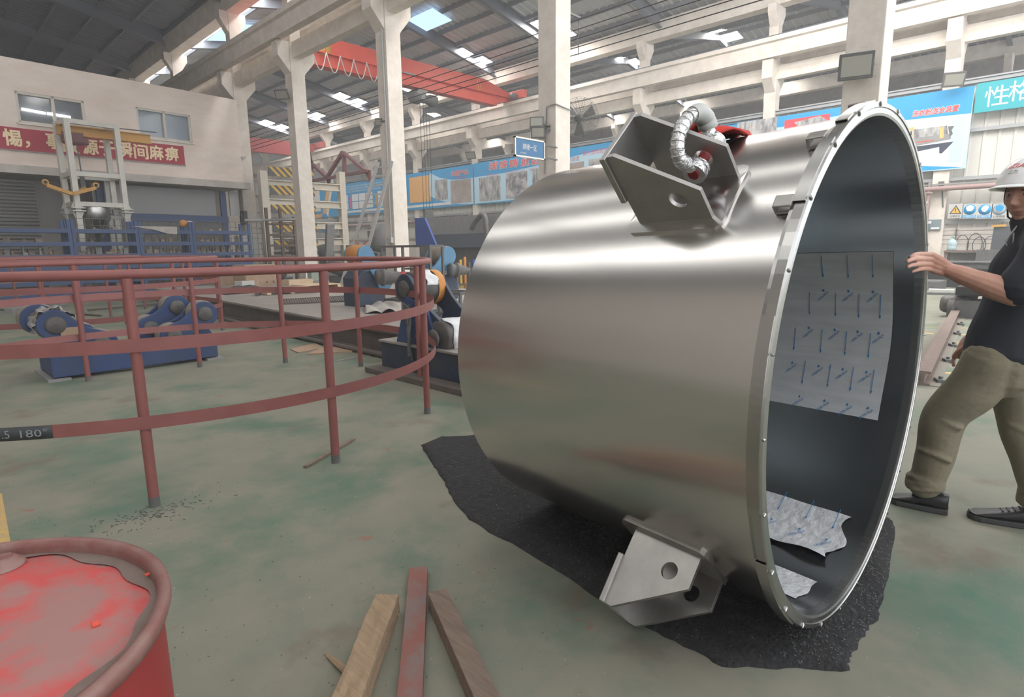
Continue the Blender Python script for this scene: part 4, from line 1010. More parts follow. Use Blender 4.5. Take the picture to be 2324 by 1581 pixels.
# lower storey: shutter, board, opening
sh_x0, sh_x1 = -4.0, 3.35
def shut(u, v):
    z = 3.6*v; return pz(sh_x0+(sh_x1-sh_x0)*u, z, -0.15+0.03*abs(math.sin(z/0.11*PI)))
q = MB(); q.grid(shut, 1, 190, smooth=False); struct(q.build('door_1', M_shutter, solid=.01, soff=0))
struct(wprism([(3.4, 0), (10.2, 0), (10.2, 3.8), (3.4, 3.8)], -2.2, -2.0, M_backwall, 'wall_under_office'))
struct(wprism([(L0, 3.8), (L1, 3.8), (L1, 3.95), (L0, 3.95)], -2.1, -.22, M_concd, 'ceiling_office'))
tag(wprism([(5.0, 2.72), (9.2, 2.72), (9.2, 3.70), (5.0, 3.70)], -.5, -.45, M_panelg, 'grey_board'), 'large grey board hung under the office ledge above the blue rack', 'board')
fb_ = thing('blue_gate_frame', 'blue steel frame standing under the office ledge behind the racks', 'frame', tuple(pz(7, 0, -.35)))
for x in (5.1, 9.35): wprism([(x, 0), (x+.22, 0), (x+.22, 3.7), (x, 3.7)], -.42, -.3, M_rackblue, 'upright', fb_)
wprism([(5.1, 2.45), (9.6, 2.45), (9.6, 2.7), (5.1, 2.7)], -.44, -.3, M_rackblue, 'cross_rail', fb_)
wprism([(5.32, .6), (9.35, .6), (9.35, 2.44), (5.32, 2.44)], -.37, -.35, M_dkgrey, 'infill_panel', fb_)
o = wprism([(9.72, 2.75), (10.1, 2.75), (10.1, 3.72), (9.72, 3.72)], -.4, -.32, M_lgrey, 'white_board'); tag(o, 'narrow white board hanging at the right end under the office ledge', 'board')
o = wprism([(5.28, 0), (5.42, 0), (5.42, 3.78), (5.28, 3.78)], -.2, -.05, M_lgrey, 'white_post'); tag(o, 'slim white post under the office ledge beside the shutter', 'post')
# slogan banner
bn = thing('slogan_banner', 'long red banner with cream Chinese slogan across the office wall', 'banner', tuple(pz(3, 4.5, .02)))
wprism([(-2.6, 4.50), (7.98, 4.53), (7.98, 5.21), (-2.6, 5.15)], 0.015, 0.04, M_banner, 'cloth', bn)
wprism([(-2.6, 4.47), (8.0, 4.50), (8.0, 4.53), (-2.6, 4.5)], 0.015, 0.045, M_mgrey, 'edge_rail', bn)
q = MB()
chars = [('惕', 28, 312), ('，', 63, 323), ('事', 124, 320), ('故', 160, 330), ('源', 205, 333), ('于', 243, 337), ('瞬', 283, 339), ('间', 320, 344), ('麻', 355, 346), ('痹', 390, 349)]
for ch, x, y in chars:
    p = PW(x, y, .043); 
    if ch == '，': q.text(ch, p+V((0, 0, -.06)), WD, uz, h=.2, bold=.03)
    else: q.text(ch, p, WD, uz, w=.44, h=.48, bold=.028)
q.build('lettering', M_bannertxt, bn)

# ------------------------------------------------------------------ blue parts racks before the office
ROFF = 3.4
def rk(x, y, off=ROFF): return PW(x, y, off)
posts = [(-60, 0), (129, 137), (285, 293), (412, 420), (546, 546)]
xs = [rk(-70, 540).x, rk(133, 540).x, rk(289, 540).x, rk(414, 540).x, rk(550, 540).x]
zt = rk(200, 520).z; zm = rk(200, 549).z; zl = rk(200, 577).z; ztop = rk(130, 497).z
RD = 0.6
names = ('behind the nearest railing', 'in front of the white test tower', 'with a pale sheet hung over its top shelf', 'beside the left concrete column')
loads = 0
for k in range(4):
    xa, xb = xs[k]+.05, xs[k+1]-.05
    root = thing('storage_rack', f'blue storage rack, {ORD[k]} from the shutter, '+names[k], 'rack', tuple(pz((xa+xb)/2, 0, ROFF-RD/2)), 'blue storage racks')
    for x in (xa, xb):
        for d in (0, RD):
            wprism([(x-.045, 0), (x+.045, 0), (x+.045, ztop if k else ztop), (x-.045, ztop)], ROFF-d-.06, ROFF-d, M_rackblue, 'upright', root)
    for z in (zt, zm, zl, .95, .55, .2):
        for d in (0, RD-.05): wprism([(xa, z-.11), (xb, z-.11), (xb, z), (xa, z)], ROFF-d-.04, ROFF-d+.004, M_rackblue, 'shelf_beam', root)
        wprism([(xa, z-.02), (xb, z-.02), (xb, z+.004), (xa, z+.004)], ROFF-RD, ROFF-.01, M_platform, 'shelf', root)
    # small rusty parts
    for z, n, hmax in ((zl, 13, .24), (zm, 4 if k != 1 else 1, .16), (zt, 0 if k in (0, 2) else 2, .08), (.95, 8, .25)):
        x = xa+.12
        for i in range(n):
            w = rnd.uniform(.06, .16); h = rnd.uniform(.07, hmax); x += rnd.uniform(.02, (xb-xa-.3)/max(n, 1)*.9-.05 if n else .1)
            if x+w > xb-.1: break
            c = pz(x+w/2, z+.004, ROFF-rnd.uniform(.12, .4)); kind = rnd.random(); q = MB(); rz = rnd.uniform(-.3, .3)
            if kind < .5:
                q.box(c+V((0, 0, h/2)), (w, w*.8, h), rz); nm = 'metal_block'
            elif kind < .8: q.lathe([(0, 0), (w*.5, 0), (w*.5, h*.25), (w*.3, h*.3), (w*.3, h*.8), (w*.42, h*.85), (w*.42, h), (0, h)], c, n=10); nm = 'flanged_fitting'
            else:
                q.prism([(-w/2, 0), (w/2, 0), (w/2, h*.3), (-w*.2, h*.35), (-w*.2, h), (-w/2, h)], c, WD, uz, WN*.1); nm = 'angle_bracket'
            loads += 1
            tag(q.build(nm, rnd.choice((M_rustpart, M_mgrey, M_card, M_rustpart))), f'small rusty spare part, {("lower" if z == zl else "middle" if z == zm else "top" if z == zt else "bottom")} shelf of the {ORD[k]} blue rack', 'spare part', 'spare parts on the blue racks')
            x += w
# sheet draped over the third rack, orange bag and bundles on the fourth
a = rk(300, 514, ROFF+.03); bq = MB(); p = [rk(300, 513, ROFF+.05), rk(402, 514, ROFF+.05), rk(402, 531, ROFF+.07), rk(380, 530, ROFF+.07), rk(350, 521, ROFF+.06)]
bq.add(p, [(0, 1, 2, 3, 4)]); tag(bq.build('pale_sheet', M_panelg if False else M_tarp, solid=.01), 'pale sheet hanging from the top shelf of a blue rack', 'sheet')
c = rk(417, 514, ROFF-.2); q = MB().ball(c+V((0, 0, .1)), (.13, .1, .12), 10); tag(q.build('orange_bag', M_orange), 'orange bag on the top shelf of the right blue rack', 'bag')
c = rk(430, 514, ROFF-.2); q = MB().ball(c+V((0, 0, .09)), (.14, .1, .11), 8); tag(q.build('silver_bundle', M_foil), 'crumpled silver bundle next to the orange bag on the rack', 'bundle')
# cabinet and switch box by the left column
c = G(575, 640); cab = thing('steel_cabinet', 'pale grey steel cabinet at the foot of the left concrete column', 'cabinet', (9.55, 23.2, 0))
b0 = V((9.45, 23.4, 0)); q = MB(); q.box(b0+V((0, 0, .95)), (.75, .45, 1.9)); q.build('body', M_lgrey, cab, bevel=.01)
q = MB(); q.box(b0+V((0, -.235, .95)), (.70, .02, 1.82)); dr = q.build('door', M_lgrey, cab, bevel=.004)
q = MB(); q.box(b0+V((.27, -.255, .95)), (.03, .03, .14)); q.build('handle', M_dkgrey, dr)

# ------------------------------------------------------------------ white test tower with yellow jib
TO = 1.9
tw = thing('test_tower', 'tall off-white steel frame tower behind the racks', 'tower', tuple(pz(4.3, 0, TO)))
tx0, tx1 = PW(150, 400, TO).x, PW(262, 400, TO).x
tz = PW(122, 268, TO).z+.05; z1 = PW(150, 392, TO).z; z2 = PW(170, 462, TO).z
D_ = .95
for x in (tx0, tx1):
    for d in (0, -D_):
        q = MB(); a = pz(x, 0, TO+d); q.bar(a, pz(x, tz, TO+d), .15, .15, WN); q.build('post', M_whitepaint, tw)
        zf = PW(262, 478, TO).z
        q = MB(); q.bar(pz(x, zf-.06, TO+d), pz(x, zf-.03, TO+d), .34, .34, WN); q.bar(pz(x, zf+.03, TO+d), pz(x, zf+.06, TO+d), .34, .34, WN)
        for s in (-1, 1): q.prism([(0, 0), (.1, 0), (0, .22)], pz(x, zf+.05, TO+d)+WD*(s*.07), WD*s, uz, WN*.02); q.prism([(0, 0), (.1, 0), (0, -.22)], pz(x, zf-.05, TO+d)+WD*(s*.07), WD*s, uz, WN*.02)
        q.build('flange_joint', M_whitepaint, tw)
for z in (tz-.07, z1, z2):
    for d in (0, -D_): MB().bar(pz(tx0, z, TO+d), pz(tx1, z, TO+d), .12, .14).build('cross_beam', M_whitepaint, tw)
    for x in (tx0, tx1): MB().bar(pz(x, z, TO), pz(x, z, TO-D_), .12, .14).build('cross_beam', M_whitepaint, tw)
jz = PW(160, 290, TO).z
jb = thing('jib_hoist', 'yellow jib beam with chain hoist through the top of the white tower', 'hoist', tuple(pz(4.6, jz, TO-.5)))
MB().ibeam(pz(PW(115, 285, TO-.5).x, jz, TO-.5), pz(PW(330, 305, TO-.5).x, jz+.02, TO-.5), .18, .30, .03, .03).build('beam', M_yellow, jb)
c = pz(PW(150, 298, TO-.5).x, jz-.2, TO-.5); q = MB(); q.box(c, (.55, .25, .28)); q.lathe([(0, -.35), (.12, -.33), (.15, 0), (.12, .3), (0, .32)], c+V((.1, 0, -.08)), V((1, 0, 0)), 14); q.build('hoist_body', M_rust, jb)
q = MB(); q.tube([c+V((.1, 0, -.2)), c+V((.12, 0, -1.1))], .02, 6); q.box(c+V((.12, 0, -1.3)), (.12, .1, .4)); q.build('chain_and_hook', M_dkgrey, jb)
q = MB().tube([pz(PW(120, 275, TO-.5).x, jz+.22, TO-.5), pz(PW(345, 300, TO-.5).x, jz+.28, TO-.5)], .02, 6); q.build('cable_rail', M_dkgrey, jb)
c = PW(165, 440, TO+.15); q = MB()
for s in (-1, 1):
    q.bar(c, c+WD*(.62*s)+V((0, 0, .22)), .09, .1); q.bar(c+WN*.2, c+WN*.5+WD*(.5*s)+V((0, 0, .24)), .08, .09); q.lathe([(.05, -.03), (.09, -.03), (.09, .03), (.05, .03)], c+WD*(.64*s)+V((0, 0, .30)), WN, 10)
tag(q.build('spreader_beam', M_yellow), 'orange-yellow four-armed spreader beam slung on the white tower', 'spreader')
c = PW(214, 490, TO-.4); hp = thing('steel_hopper', 'shiny cone-shaped steel hopper hung in the white tower', 'hopper', tuple(c))
q = MB().lathe([(.44, .30), (.45, .25), (.45, -.05), (.40, -.16), (.17, -.66), (.14, -.70), (.14, -.82)], c, n=28); q.build('cone', M_flange, hp, solid=.01)
q = MB(); 
for s in (-1, 1): q.box(c+WD*(.66*s)+V((0, 0, .12)), (.24, .12, .16)); q.bar(c+WD*(.72*s)+V((0, 0, .05)), c+WD*(.72*s)+V((0, 0, -.45)), .03, .03)
q.build('support_lugs', M_lgrey, hp)
q = MB(); q.bar(pz(tx0, c.z-.02, TO-.4), pz(tx1, c.z-.02, TO-.4), .08, .1); q.build('carrier_bar', M_whitepaint, tw)
# mesh fence behind the rack
q = MB(); x0_, x1_ = 3.6, 9.4
for i in range(30): x = x0_+(x1_-x0_)*i/29; q.bar(pz(x, .2, 2.6), pz(x, 2.35, 2.6), .012, .012)
for i in range(12): z = .2+2.15*i/11; q.bar(pz(x0_, z, 2.6), pz(x1_, z, 2.6), .012, .012)
tag(q.build('wire_mesh_fence', M_dkgrey), 'dark wire mesh fence just behind the blue racks', 'fence')

# ------------------------------------------------------------------ cream frame with hazard-striped boards
FY = 24.0
def py(x, y, Y=FY): return PY(Y, x, y)
fr_ = thing('press_frame', 'cream steel frame of stacked beams behind the second concrete column', 'frame', tuple(py(690, 590)*V((1, 1, 0)) if False else (12.3, FY, 0)))
xl, xr = py(602, 480).x, py(776, 450).x
ztf = py(600, 388).z
MB().bar((xl, FY, 0), (xl, FY, ztf), .30, .30, (0, 1, 0)).build('post', M_creampaint, fr_)
zr0 = py(785, 525).z
MB().bar((xr, FY, 0), (xr, FY, py(770, 390).z), .28, .28, (0, 1, 0)).build('post', M_creampaint, fr_)
for y in (414, 455, 503, 540):
    z = py(700, y+8).z; q = MB().ibeam((xl, FY, z), (xr, FY, z), .25, .30, .04, .03)
    q.build('beam', M_creampaint, fr_)
k = 0
for y in (391, 432, 475, 516, 556):
    zc = py(630, y).z; bo_ = thing('hazard_board', f'yellow and black striped hazard board on the cream frame, {ORD[k]} from the top', 'hazard board', (xl+1.0, FY-.2, zc-.18), 'striped hazard boards'); k += 1
    x0_, x1_ = xl+.18, xl+2.1; h = .36
    q = MB(); q.box(((x0_+x1_)/2, FY-.19, zc), (x1_-x0_, .04, h)); q.build('board', M_hazk, bo_)
    q = MB(); n = 7; stp = (x1_-x0_)/n
    for i in range(n+1):
        a = x0_+stp*i; ww = stp*.5; sl = .36
        pts = [(a, h/2), (a+ww, h/2), (a+ww+sl, -h/2), (a+sl, -h/2)]
        # clip to the board
        def clip(P, lim, s):
            out_ = []
            for i_ in range(len(P)):
                A, B = P[i_], P[(i_+1) % len(P)]; ia = s*(A[0]-lim) <= 0; ib = s*(B[0]-lim) <= 0
                if ia: out_.append(A)
                if ia != ib: t = (lim-A[0])/(B[0]-A[0]); out_.append((lim, A[1]+(B[1]-A[1])*t))
            return out_
        P_ = clip(pts, x1_, 1)
        if len(P_) >= 3: q.prism(P_, (0, FY-.212, zc), (1, 0, 0), uz, (0, -.002, 0))
    P_ = [(x0_, h/2-.0), (x0_, h/2-.2), (x0_+.2, -h/2), (x0_+.001, -h/2)]
    q.build('stripes', M_hazy, bo_)
q = MB(); 
for z in (1.2, 1.9, 2.6): q.bar((xl+.1, FY+.5, z), (xr, FY+.5, z), .5, .12)
for x in (xl+.3, xr-.3): q.bar((x, FY+.6, 0), (x, FY+.6, 2.65), .1, .1, (0, 1, 0))
tag(q.build('plate_stack_shelf', M_mgrey), 'grey shelves of plate stock behind the cream frame', 'shelf')
# steel rack of bars in front of the frame
rk2 = thing('bar_rack', 'brown steel bar rack standing in front of the striped boards', 'rack', (10.3, 21.9, 0))
bx0, bx1 = PY(22.2, 610, 560).x, PY(22.2, 672, 560).x
for x in (bx0, (bx0+bx1)/2, bx1): MB().bar((x, 22.2, 0), (x, 22.2, 2.9 if x != bx1 else 2.6), .1, .1, (0, 1, 0)).build('upright', M_dust, rk2)
for z in (.7, 1.1, 1.5, 1.9, 2.3): MB().bar((bx0-.05, 22.2, z), (bx1+.05, 22.2, z), .07, .07).build('arm', M_dust, rk2)
p0 = PY(21.9, 555, 500); p1 = PY(21.9, 672, 498)
tag(MB().cyl(p0, p1, .05, n=10).build('long_pipe', M_mgrey), 'thin grey pipe running level past the left concrete column', 'pipe')
# ------------------------------------------------------------------ posters on the right wall
PXW = XW - 0.24
def wq(x, y): return PX(PXW, x, y)
def rect(par, nm, y0, y1, z0, z1, m, d=0.0, th=0.006):
    """upright rectangle on the right wall between Y y0..y1"""
    q = MB(); q.box((PXW-d-th/2, (y0+y1)/2, (z0+z1)/2), (th, abs(y1-y0), z1-z0)); return q.build(nm, m, par)
def wtext(par, nm, body, y, z, m, w=None, h=None, d=0.02, shear=0.0, bold=0.0):
    q = MB(); q.text(body, (PXW-d, y, z), (0, -1, 0), uz, w=w, h=h, shear=shear, bold=bold); return q.build(nm, m, par)
def htext(par, nm, body, y, z, m, w, h, d, shear=0.0):
    q = MB(); q.text(body, (PXW-d+.004, y, z), (0, -1, 0), uz, w=w, h=h, shear=shear, bold=.07); q.build('letter_outline', M_posterw, par)
    q = MB(); q.text(body, (PXW-d-.006, y, z), (0, -1, 0), uz, w=w, h=h, shear=shear, bold=.012); return q.build(nm, m, par)
def wpoly(par, nm, pts, m, d=0.0, th=0.004):
    q = MB(); q.prism([(-y, z) for y, z in pts], (PXW-d, 0, 0), (0, -1, 0), uz, (-th, 0, 0)); return q.build(nm, m, par)
def poster(lab, y0, y1, z0, z1, m=M_poster):
    root = thing('wall_poster', lab, 'poster', (PXW, (y0+y1)/2, z0), 'posters along the right wall')
    rect(root, 'panel', y0, y1, z0, z1, m, 0, .02); return root
ZB_, ZT_ = 3.95, 6.38
# far panel: blue, white and orange bands
pA = poster('blue and orange poster at the far end of the poster wall', 51.5, 43.75, ZB_, ZT_)
wpoly(pA, 'band', [(51.5, ZT_), (49.2, ZT_), (50.2, ZB_+.4), (51.5, ZB_+.4)], M_posterw, .021)
wpoly(pA, 'band', [(49.2, ZT_), (48.7, ZT_), (49.7, ZB_+.3), (50.2, ZB_+.3)], M_postero, .021)
wpoly(pA, 'band', [(45.6, ZT_), (45.0, ZT_), (46.0, ZB_+.3), (46.6, ZB_+.3)], M_postero, .021)
wpoly(pA, 'band', [(45.0, ZT_), (44.7, ZT_), (45.7, ZB_), (46.0, ZB_+.3)], M_posterw, .021)
wpoly(pA, 'band', [(51.5, ZB_+.3), (46.6, ZB_+.3), (46.9, ZB_), (51.5, ZB_)], M_postero, .022)
rect(pA, 'notice', 47.9, 46.9, 4.5, 6.2, M_posterw, .022)
for k, ch in enumerate('企业文化'): wtext(pA, 'lettering', ch, 48.9-.1*k, 6.0-.45*k, M_posterr, h=.4, d=.026)
q = MB(); q.lathe([(0, 0), (.33, 0), (.33, .004), (0, .004)], (PXW-.022, 50.6, 4.75), V((-1, 0, 0)), 24); q.build('emblem', M_poster, pA)
# certificate panel
pB = poster('blue poster with rows of white certificates, behind the ladder', 43.7, 35.1, ZB_, ZT_)
rect(pB, 'white_stripe', 43.7, 35.1, ZB_+.18, ZB_+.34, M_posterw, .021)
for k in range(3): wtext(pB, 'lettering', '广州专业制造日化设备与自动配料装置系统工程'[:18-2*k], 39.9+.25*k, 6.12-.19*k, M_posterw, w=6.6-.7*k, h=.14, d=.025)
for i, (y0, y1, n, bar) in enumerate(((43.5, 42.4, 1, None), (41.9, 38.9, 3, M_postermag), (38.3, 36.9, 2, M_yellow), (36.2, 35.3, 1, M_postermag))):
    if bar: rect(pB, 'title_bar', y0+.28, y0+.08, 4.45, 5.35, bar, .022)
    w = (y0-y1)/n
    for k in range(n):
        for z in (4.40, 4.98): rect(pB, 'certificate', y0-w*k-.05, y0-w*(k+1)+.05, z, z+.53, M_posterw, .022)
# notice and product panels
pC = poster('blue poster with orange notice sheet and two product pictures', 35.0, 27.75, ZB_, ZT_)
rect(pC, 'white_stripe', 35.0, 29.6, ZB_+.14, ZB_+.30, M_posterw, .021)
ob = rect(pC, 'orange_notice', 34.3, 32.0, 4.42, 6.12, M_postero, .022)
wtext(pC, 'lettering', '目录', 33.15, 5.95, M_posterw, h=.18, d=.028)
for k in range(8): wtext(pC, 'lettering', f'{k+1}.广州产品装置系列' + ('设备' if k % 2 else ''), 33.15, 5.72-.155*k, M_posterw, w=1.6, h=.09, d=.028)
wpoly(pC, 'white_field', [(32.0, 6.25), (31.0, 5.85), (29.8, 5.62), (28.6, 5.56), (27.75, 5.58), (27.75, 4.0), (28.6, 4.02), (29.8, 4.14), (31.0, 4.4), (32.0, 4.72)], M_posterl, .021)
rect(pC, 'picture', 31.5, 30.2, 4.42, 5.72, M_photo1, .026); rect(pC, 'picture', 29.9, 27.95, 4.12, 5.55, M_photo3, .026)
htext(pC, 'lettering', '主要产品', 29.0, 5.98, M_posterr, 1.65, .30, .03)
wtext(pC, 'lettering', '均质乳化', 28.9, 5.70, M_posterr, w=.9, h=.13, d=.025)
wtext(pC, 'lettering', '洗洁精自动配料装置', 30.9, 4.12, M_posterr, w=1.7, h=.13, d=.025)
pD = poster('blue poster with large red slogan, left of the sign column', 27.65, 17.3, ZB_, ZT_+.02)
wpoly(pD, 'white_field', [(27.65, 5.58), (25.0, 5.60), (22.0, 5.80), (19.5, 6.0), (17.3, 6.15), (17.3, 4.2), (20, 4.1), (24.5, 4.02), (27.65, 4.0)], M_posterl, .021)
for k, (y0, y1, m) in enumerate(((27.2, 25.35, M_photo1), (24.9, 23.2, M_photo2), (22.8, 21.2, M_photo1), (20.8, 19.2, M_photo3), (18.9, 17.6, M_photo2))): rect(pD, 'picture', y0, y1, 4.1, 5.5+.05*k, m, .026)
for ch, x, y in (('诚', 1120, 376), ('信', 1143, 373), ('铸', 1167, 370), ('就', 1193, 367), ('品', 1218, 363), ('质', 1240, 360)):
    p = wq(x, y); htext(pD, 'lettering', ch, p.y, p.z, M_posterr, .72, .44, .03, .15)
for s_, x, y, w in (('液洗配料装置', 1117, 398, .95), ('多功能真空均质乳化装置', 1170, 390, 1.5), ('物料输送', 1215, 384, .8)):
    p = wq(x, y); wtext(pD, 'lettering', s_, p.y, p.z, M_posterr, w=w, h=.15, d=.025)
pE = poster('blue poster with red captions seen between the column and the upper bracket', 17.25, 10.35, ZB_, ZT_)
wpoly(pE, 'white_field', [(17.25, 5.35), (15.0, 5.70), (12.6, 5.95), (10.35, 6.1), (10.35, 4.0), (17.25, 4.0)], M_posterl, .021)
for y0, y1, m in ((17.1, 15.9, M_photo3), (15.2, 13.3, M_photo1), (12.9, 11.2, M_photo1)): rect(pE, 'picture', y0, y1, 4.3, 5.35, m, .026)
for s_, x, y, w in (('料装置', 1303, 361, .75), ('香水自动配料装置', 1362, 343, 2.2)):
    p = wq(x, y); wtext(pE, 'lettering', s_, p.y, p.z, M_posterr, w=w, h=.24, d=.025)
pF = poster('white and blue poster with a red-backed machine picture, left of the tall column', 13.0, 6.6, ZB_, ZT_-.02, M_posterl)
wpoly(pF, 'blue_sky', [(13.0, 6.3), (9.5, 6.36), (6.6, 6.36), (6.6, 6.1), (9.3, 5.95), (13.0, 5.92)], M_poster, .021)
y_ = lambda x, y: wq(x, y).y
rect(pF, 'picture', y_(1673, 290), y_(1763, 290), 4.9, wq(1720, 272).z, M_photo1, .026)
rp_ = rect(pF, 'red_picture', y_(1781, 285), y_(1884, 270), 4.9, wq(1830, 266).z, M_posterr, .026)
p = [wq(*t) for t in ((1803, 278), (1862, 263), (1882, 275), (1815, 291))]
wpoly(pF, 'machine_picture', [(v.y, v.z) for v in p], M_photo1, .033)
pG = poster('tall white poster with a horizontal mixer picture, right of the tank rim', 6.55, 3.22, 3.76, 6.38, M_posterl)
wpoly(pG, 'blue_band', [(6.55, 6.38), (3.22, 6.38), (3.24, 5.52), (6.55, 5.62)], M_poster, .021)
wpoly(pG, 'white_field', [(6.55, 5.60), (3.24, 5.50), (3.35, 3.80), (6.55, 4.25)], M_posterw, .021)
wpoly(pG, 'blue_corner', [(6.55, 4.25), (3.3, 3.80), (6.55, 3.76)], M_poster, .022)
rect(pG, 'pale_stripe', 3.72, 3.36, 3.98, 5.5, M_posterl, .026)
htext(pG, 'lettering', '洗衣粉混合装置', y_(2123, 252), wq(2123, 252).z, M_posterr, 1.32, .20, .034, .2)
mx = lambda x, y: (wq(x, y).y, wq(x, y).z)
wpoly(pG, 'drum_picture', [mx(2040, 298), mx(2150, 285), mx(2152, 310), mx(2042, 330)], M_photo1, .028)
wpoly(pG, 'drum_shade', [mx(2040, 318), mx(2158, 303), mx(2158, 315), mx(2060, 335)], M_mgrey, .033)
wpoly(pG, 'feeder_picture', [mx(2152, 287), mx(2166, 286), mx(2160, 296), mx(2163, 303), mx(2156, 312)], M_dkgrey, .034)
wpoly(pG, 'frame_picture', [mx(2062, 335), mx(2165, 321), mx(2138, 348), mx(2132, 348), mx(2132, 333), mx(2062, 348)], M_blued, .030)
for x in (2070, 2137): wpoly(pG, 'ring_picture', [mx(x-4, 290), mx(x+5, 288), mx(x+5, 312), mx(x-4, 315)], M_postero, .036)
wpoly(pG, 'bar_picture', [mx(2074, 323), mx(2120, 317), mx(2120, 319), mx(2074, 325)], M_redchip, .037)
pH = thing('slogan_board', 'teal board with big cream Chinese characters at the right end of the wall', 'board', (PXW, 1.0, 5.5))
rect(pH, 'panel', 3.17, -3.0, 5.50, 6.42, M_teal, 0, .03)
for ch, x, y in (('性', 2262, 219), ('格', 2318, 206)):
    p = wq(x, y); wtext(pH, 'lettering', ch, p.y, p.z+.02, M_posterw, w=.62, h=.62, d=.034)
for yy in (1.0, .25): rect(pH, 'lettering', yy-.0, yy-.5, 5.7, 6.2, M_posterw, .031)

# safety signs
for k, (x, nm) in enumerate(((2169, '注意安全'), (2201, '必须戴安全帽'), (2235, '必须戴防护罩'), (2268, '工作通道'))):
    c = wq(x, 479); sg = thing('safety_sign', ['yellow warning triangle safety sign on the right wall', 'blue safety helmet sign beside the warning triangle', 'blue face mask safety sign beside the helmet sign', 'round safety sign partly behind the worker'][k], 'sign', tuple(c), 'row of safety signs')
    rect(sg, 'plate', c.y+.20, c.y-.20, c.z-.24, c.z+.24, M_lgrey, .03, .01)
    o = V((PXW-.042, c.y, c.z))
    if k == 0:
        q = MB(); q.prism([(-.17, -.09), (.17, -.09), (0, .20)], o, (0, -1, 0), uz, (-.003, 0, 0)); q.build('triangle_border', M_black, sg)
        q = MB(); q.prism([(-.125, -.065), (.125, -.065), (0, .15)], o-V((.004, 0, 0)), (0, -1, 0), uz, (-.003, 0, 0)); q.build('triangle', M_hazy, sg)
        q = MB(); q.box(o+V((-.009, 0, .045)), (.003, .022, .09)); q.box(o+V((-.009, 0, -.03)), (.003, .024, .024)); q.build('exclamation_mark', M_black, sg)
        q = MB(); q.text(nm, o+V((0, 0, -.17)), (0, -1, 0), uz, w=.30, h=.08); q.build('lettering', M_black, sg)
    else:
        q = MB(); q.lathe([(0, 0), (.17, 0), (.17, .003), (0, .003)], o+V((0, 0, .05)), V((-1, 0, 0)), 28); q.build('disc', M_poster if k < 3 else M_lgrey, sg)
        if k == 3: q = MB(); q.lathe([(.155, 0), (.17, 0), (.17, .005), (.155, .005)], o+V((-.003, 0, .05)), V((-1, 0, 0)), 28); q.build('ring', M_poster, sg)
        q = MB(); q.prism([(-.11, .05), (-.09, .11), (0, .15), (.09, .11), (.11, .05), (.06, -.05), (-.06, -.05)] if k != 2 else [(-.06, .1), (.02, .15), (.1, .1), (.08, 0), (.02, -.08), (-.05, -.06), (-.1, .02)], o+V((-.005, 0, .05)), (0, -1, 0), uz, (-.003, 0, 0)); q.build('pictogram', M_posterw if k < 3 else M_poster, sg)
        q = MB(); q.text(nm, o+V((-.004, 0, -.17)), (0, -1, 0), uz, w=.32, h=.07)
        if k < 3: rect(sg, 'caption_bar', c.y+.18, c.y-.18, c.z-.22, c.z-.13, M_poster, .041, .002)
        q.build('lettering', M_posterw if k < 3 else M_black, sg)
c = wq(742, 520); sg = thing('small_wall_sign', 'small blue sign low on the wall behind the second concrete column', 'sign', tuple(c)); rect(sg, 'plate', c.y+.9, c.y-.9, c.z-.25, c.z+.25, M_poster, .02)
wtext(sg, 'lettering', '车间标识牌', c.y, c.z+.05, M_posterw, w=1.2, h=.2, d=.03)

# red-brown pipe along the wall with drops
pp = thing('fire_pipe', 'pinkish pipe running along the right wall below the posters', 'pipe', (XW-.3, 25, 3.12))
MB().cyl((XW-.42, -3, 3.13), (XW-.42, 56, 3.13), .085, n=12).build('pipe', M_pink, pp)
for y in (4.15, 15.5, 30.2, 41.0):
    q = MB(); q.cyl((XW-.42, y, 3.05), (XW-.42, y, 1.3), .06, n=10); q.cyl((XW-.42, y, 3.04), (XW-.42, y, 2.98), .13, n=12); q.build('drop_pipe', M_pink, pp)
MB().box((XW-.32, 27, 3.27), (.14, 60, .05)).build('cable_tray', M_mgrey, pp)
for y in (1.1, 3.8, 9.8, 15.9, 21.8, 27.7, 33.7): MB().box((XW-.33, y+.35, 3.2), (.28, .05, .34)).build('bracket', M_mgrey, pp)

# ------------------------------------------------------------------ zone sign, floodlights, fan and fittings on the columns
sy = COLY[1]-.32
c = PY(sy, 1200, 334); zs = thing('zone_sign', 'blue framed zone sign hanging from the tall concrete column', 'sign', (c.x, sy, c.z))
xl_, xr_ = PY(sy, 1168, 333).x, PY(sy, 1234, 340).x; za_, zb_ = PY(sy, 1200, 316).z, PY(sy, 1200, 357).z
q = MB(); q.box(((xl_+xr_)/2, sy, (za_+zb_)/2), (xr_-xl_, .03, za_-zb_)); q.build('panel', mat('zone_sign_blue', (0.045, 0.16, 0.32), .35), zs)
q = MB(); w_ = .03
for x in (xl_, xr_): q.box((x, sy, (za_+zb_)/2), (w_, .05, za_-zb_+w_))
for z in (za_, zb_): q.box(((xl_+xr_)/2, sy, z), (xr_-xl_+w_, .05, w_))
q.build('frame', M_silver, zs)
q = MB(); q.bar((xr_-.1, sy+.01, za_-.05), (XC-.2, COLY[1]-.24, za_-.05), .03, .03); q.bar((xr_-.1, sy+.01, zb_+.05), (XC-.2, COLY[1]-.24, zb_+.05), .03, .03); q.build('hanger', M_dkgrey, zs)
q = MB(); q.text('焊接一区', ((xl_+xr_)/2-.01, sy-.018, za_-.16), (1, 0, 0), uz, w=.43, h=.12)
q.text('生产负责人', (xl_+.24, sy-.018, za_-.29), (1, 0, 0), uz, w=.2, h=.035); q.text('联系电话', (xl_+.24, sy-.018, za_-.37), (1, 0, 0), uz, w=.2, h=.035)
q.build('lettering', M_silver, zs)
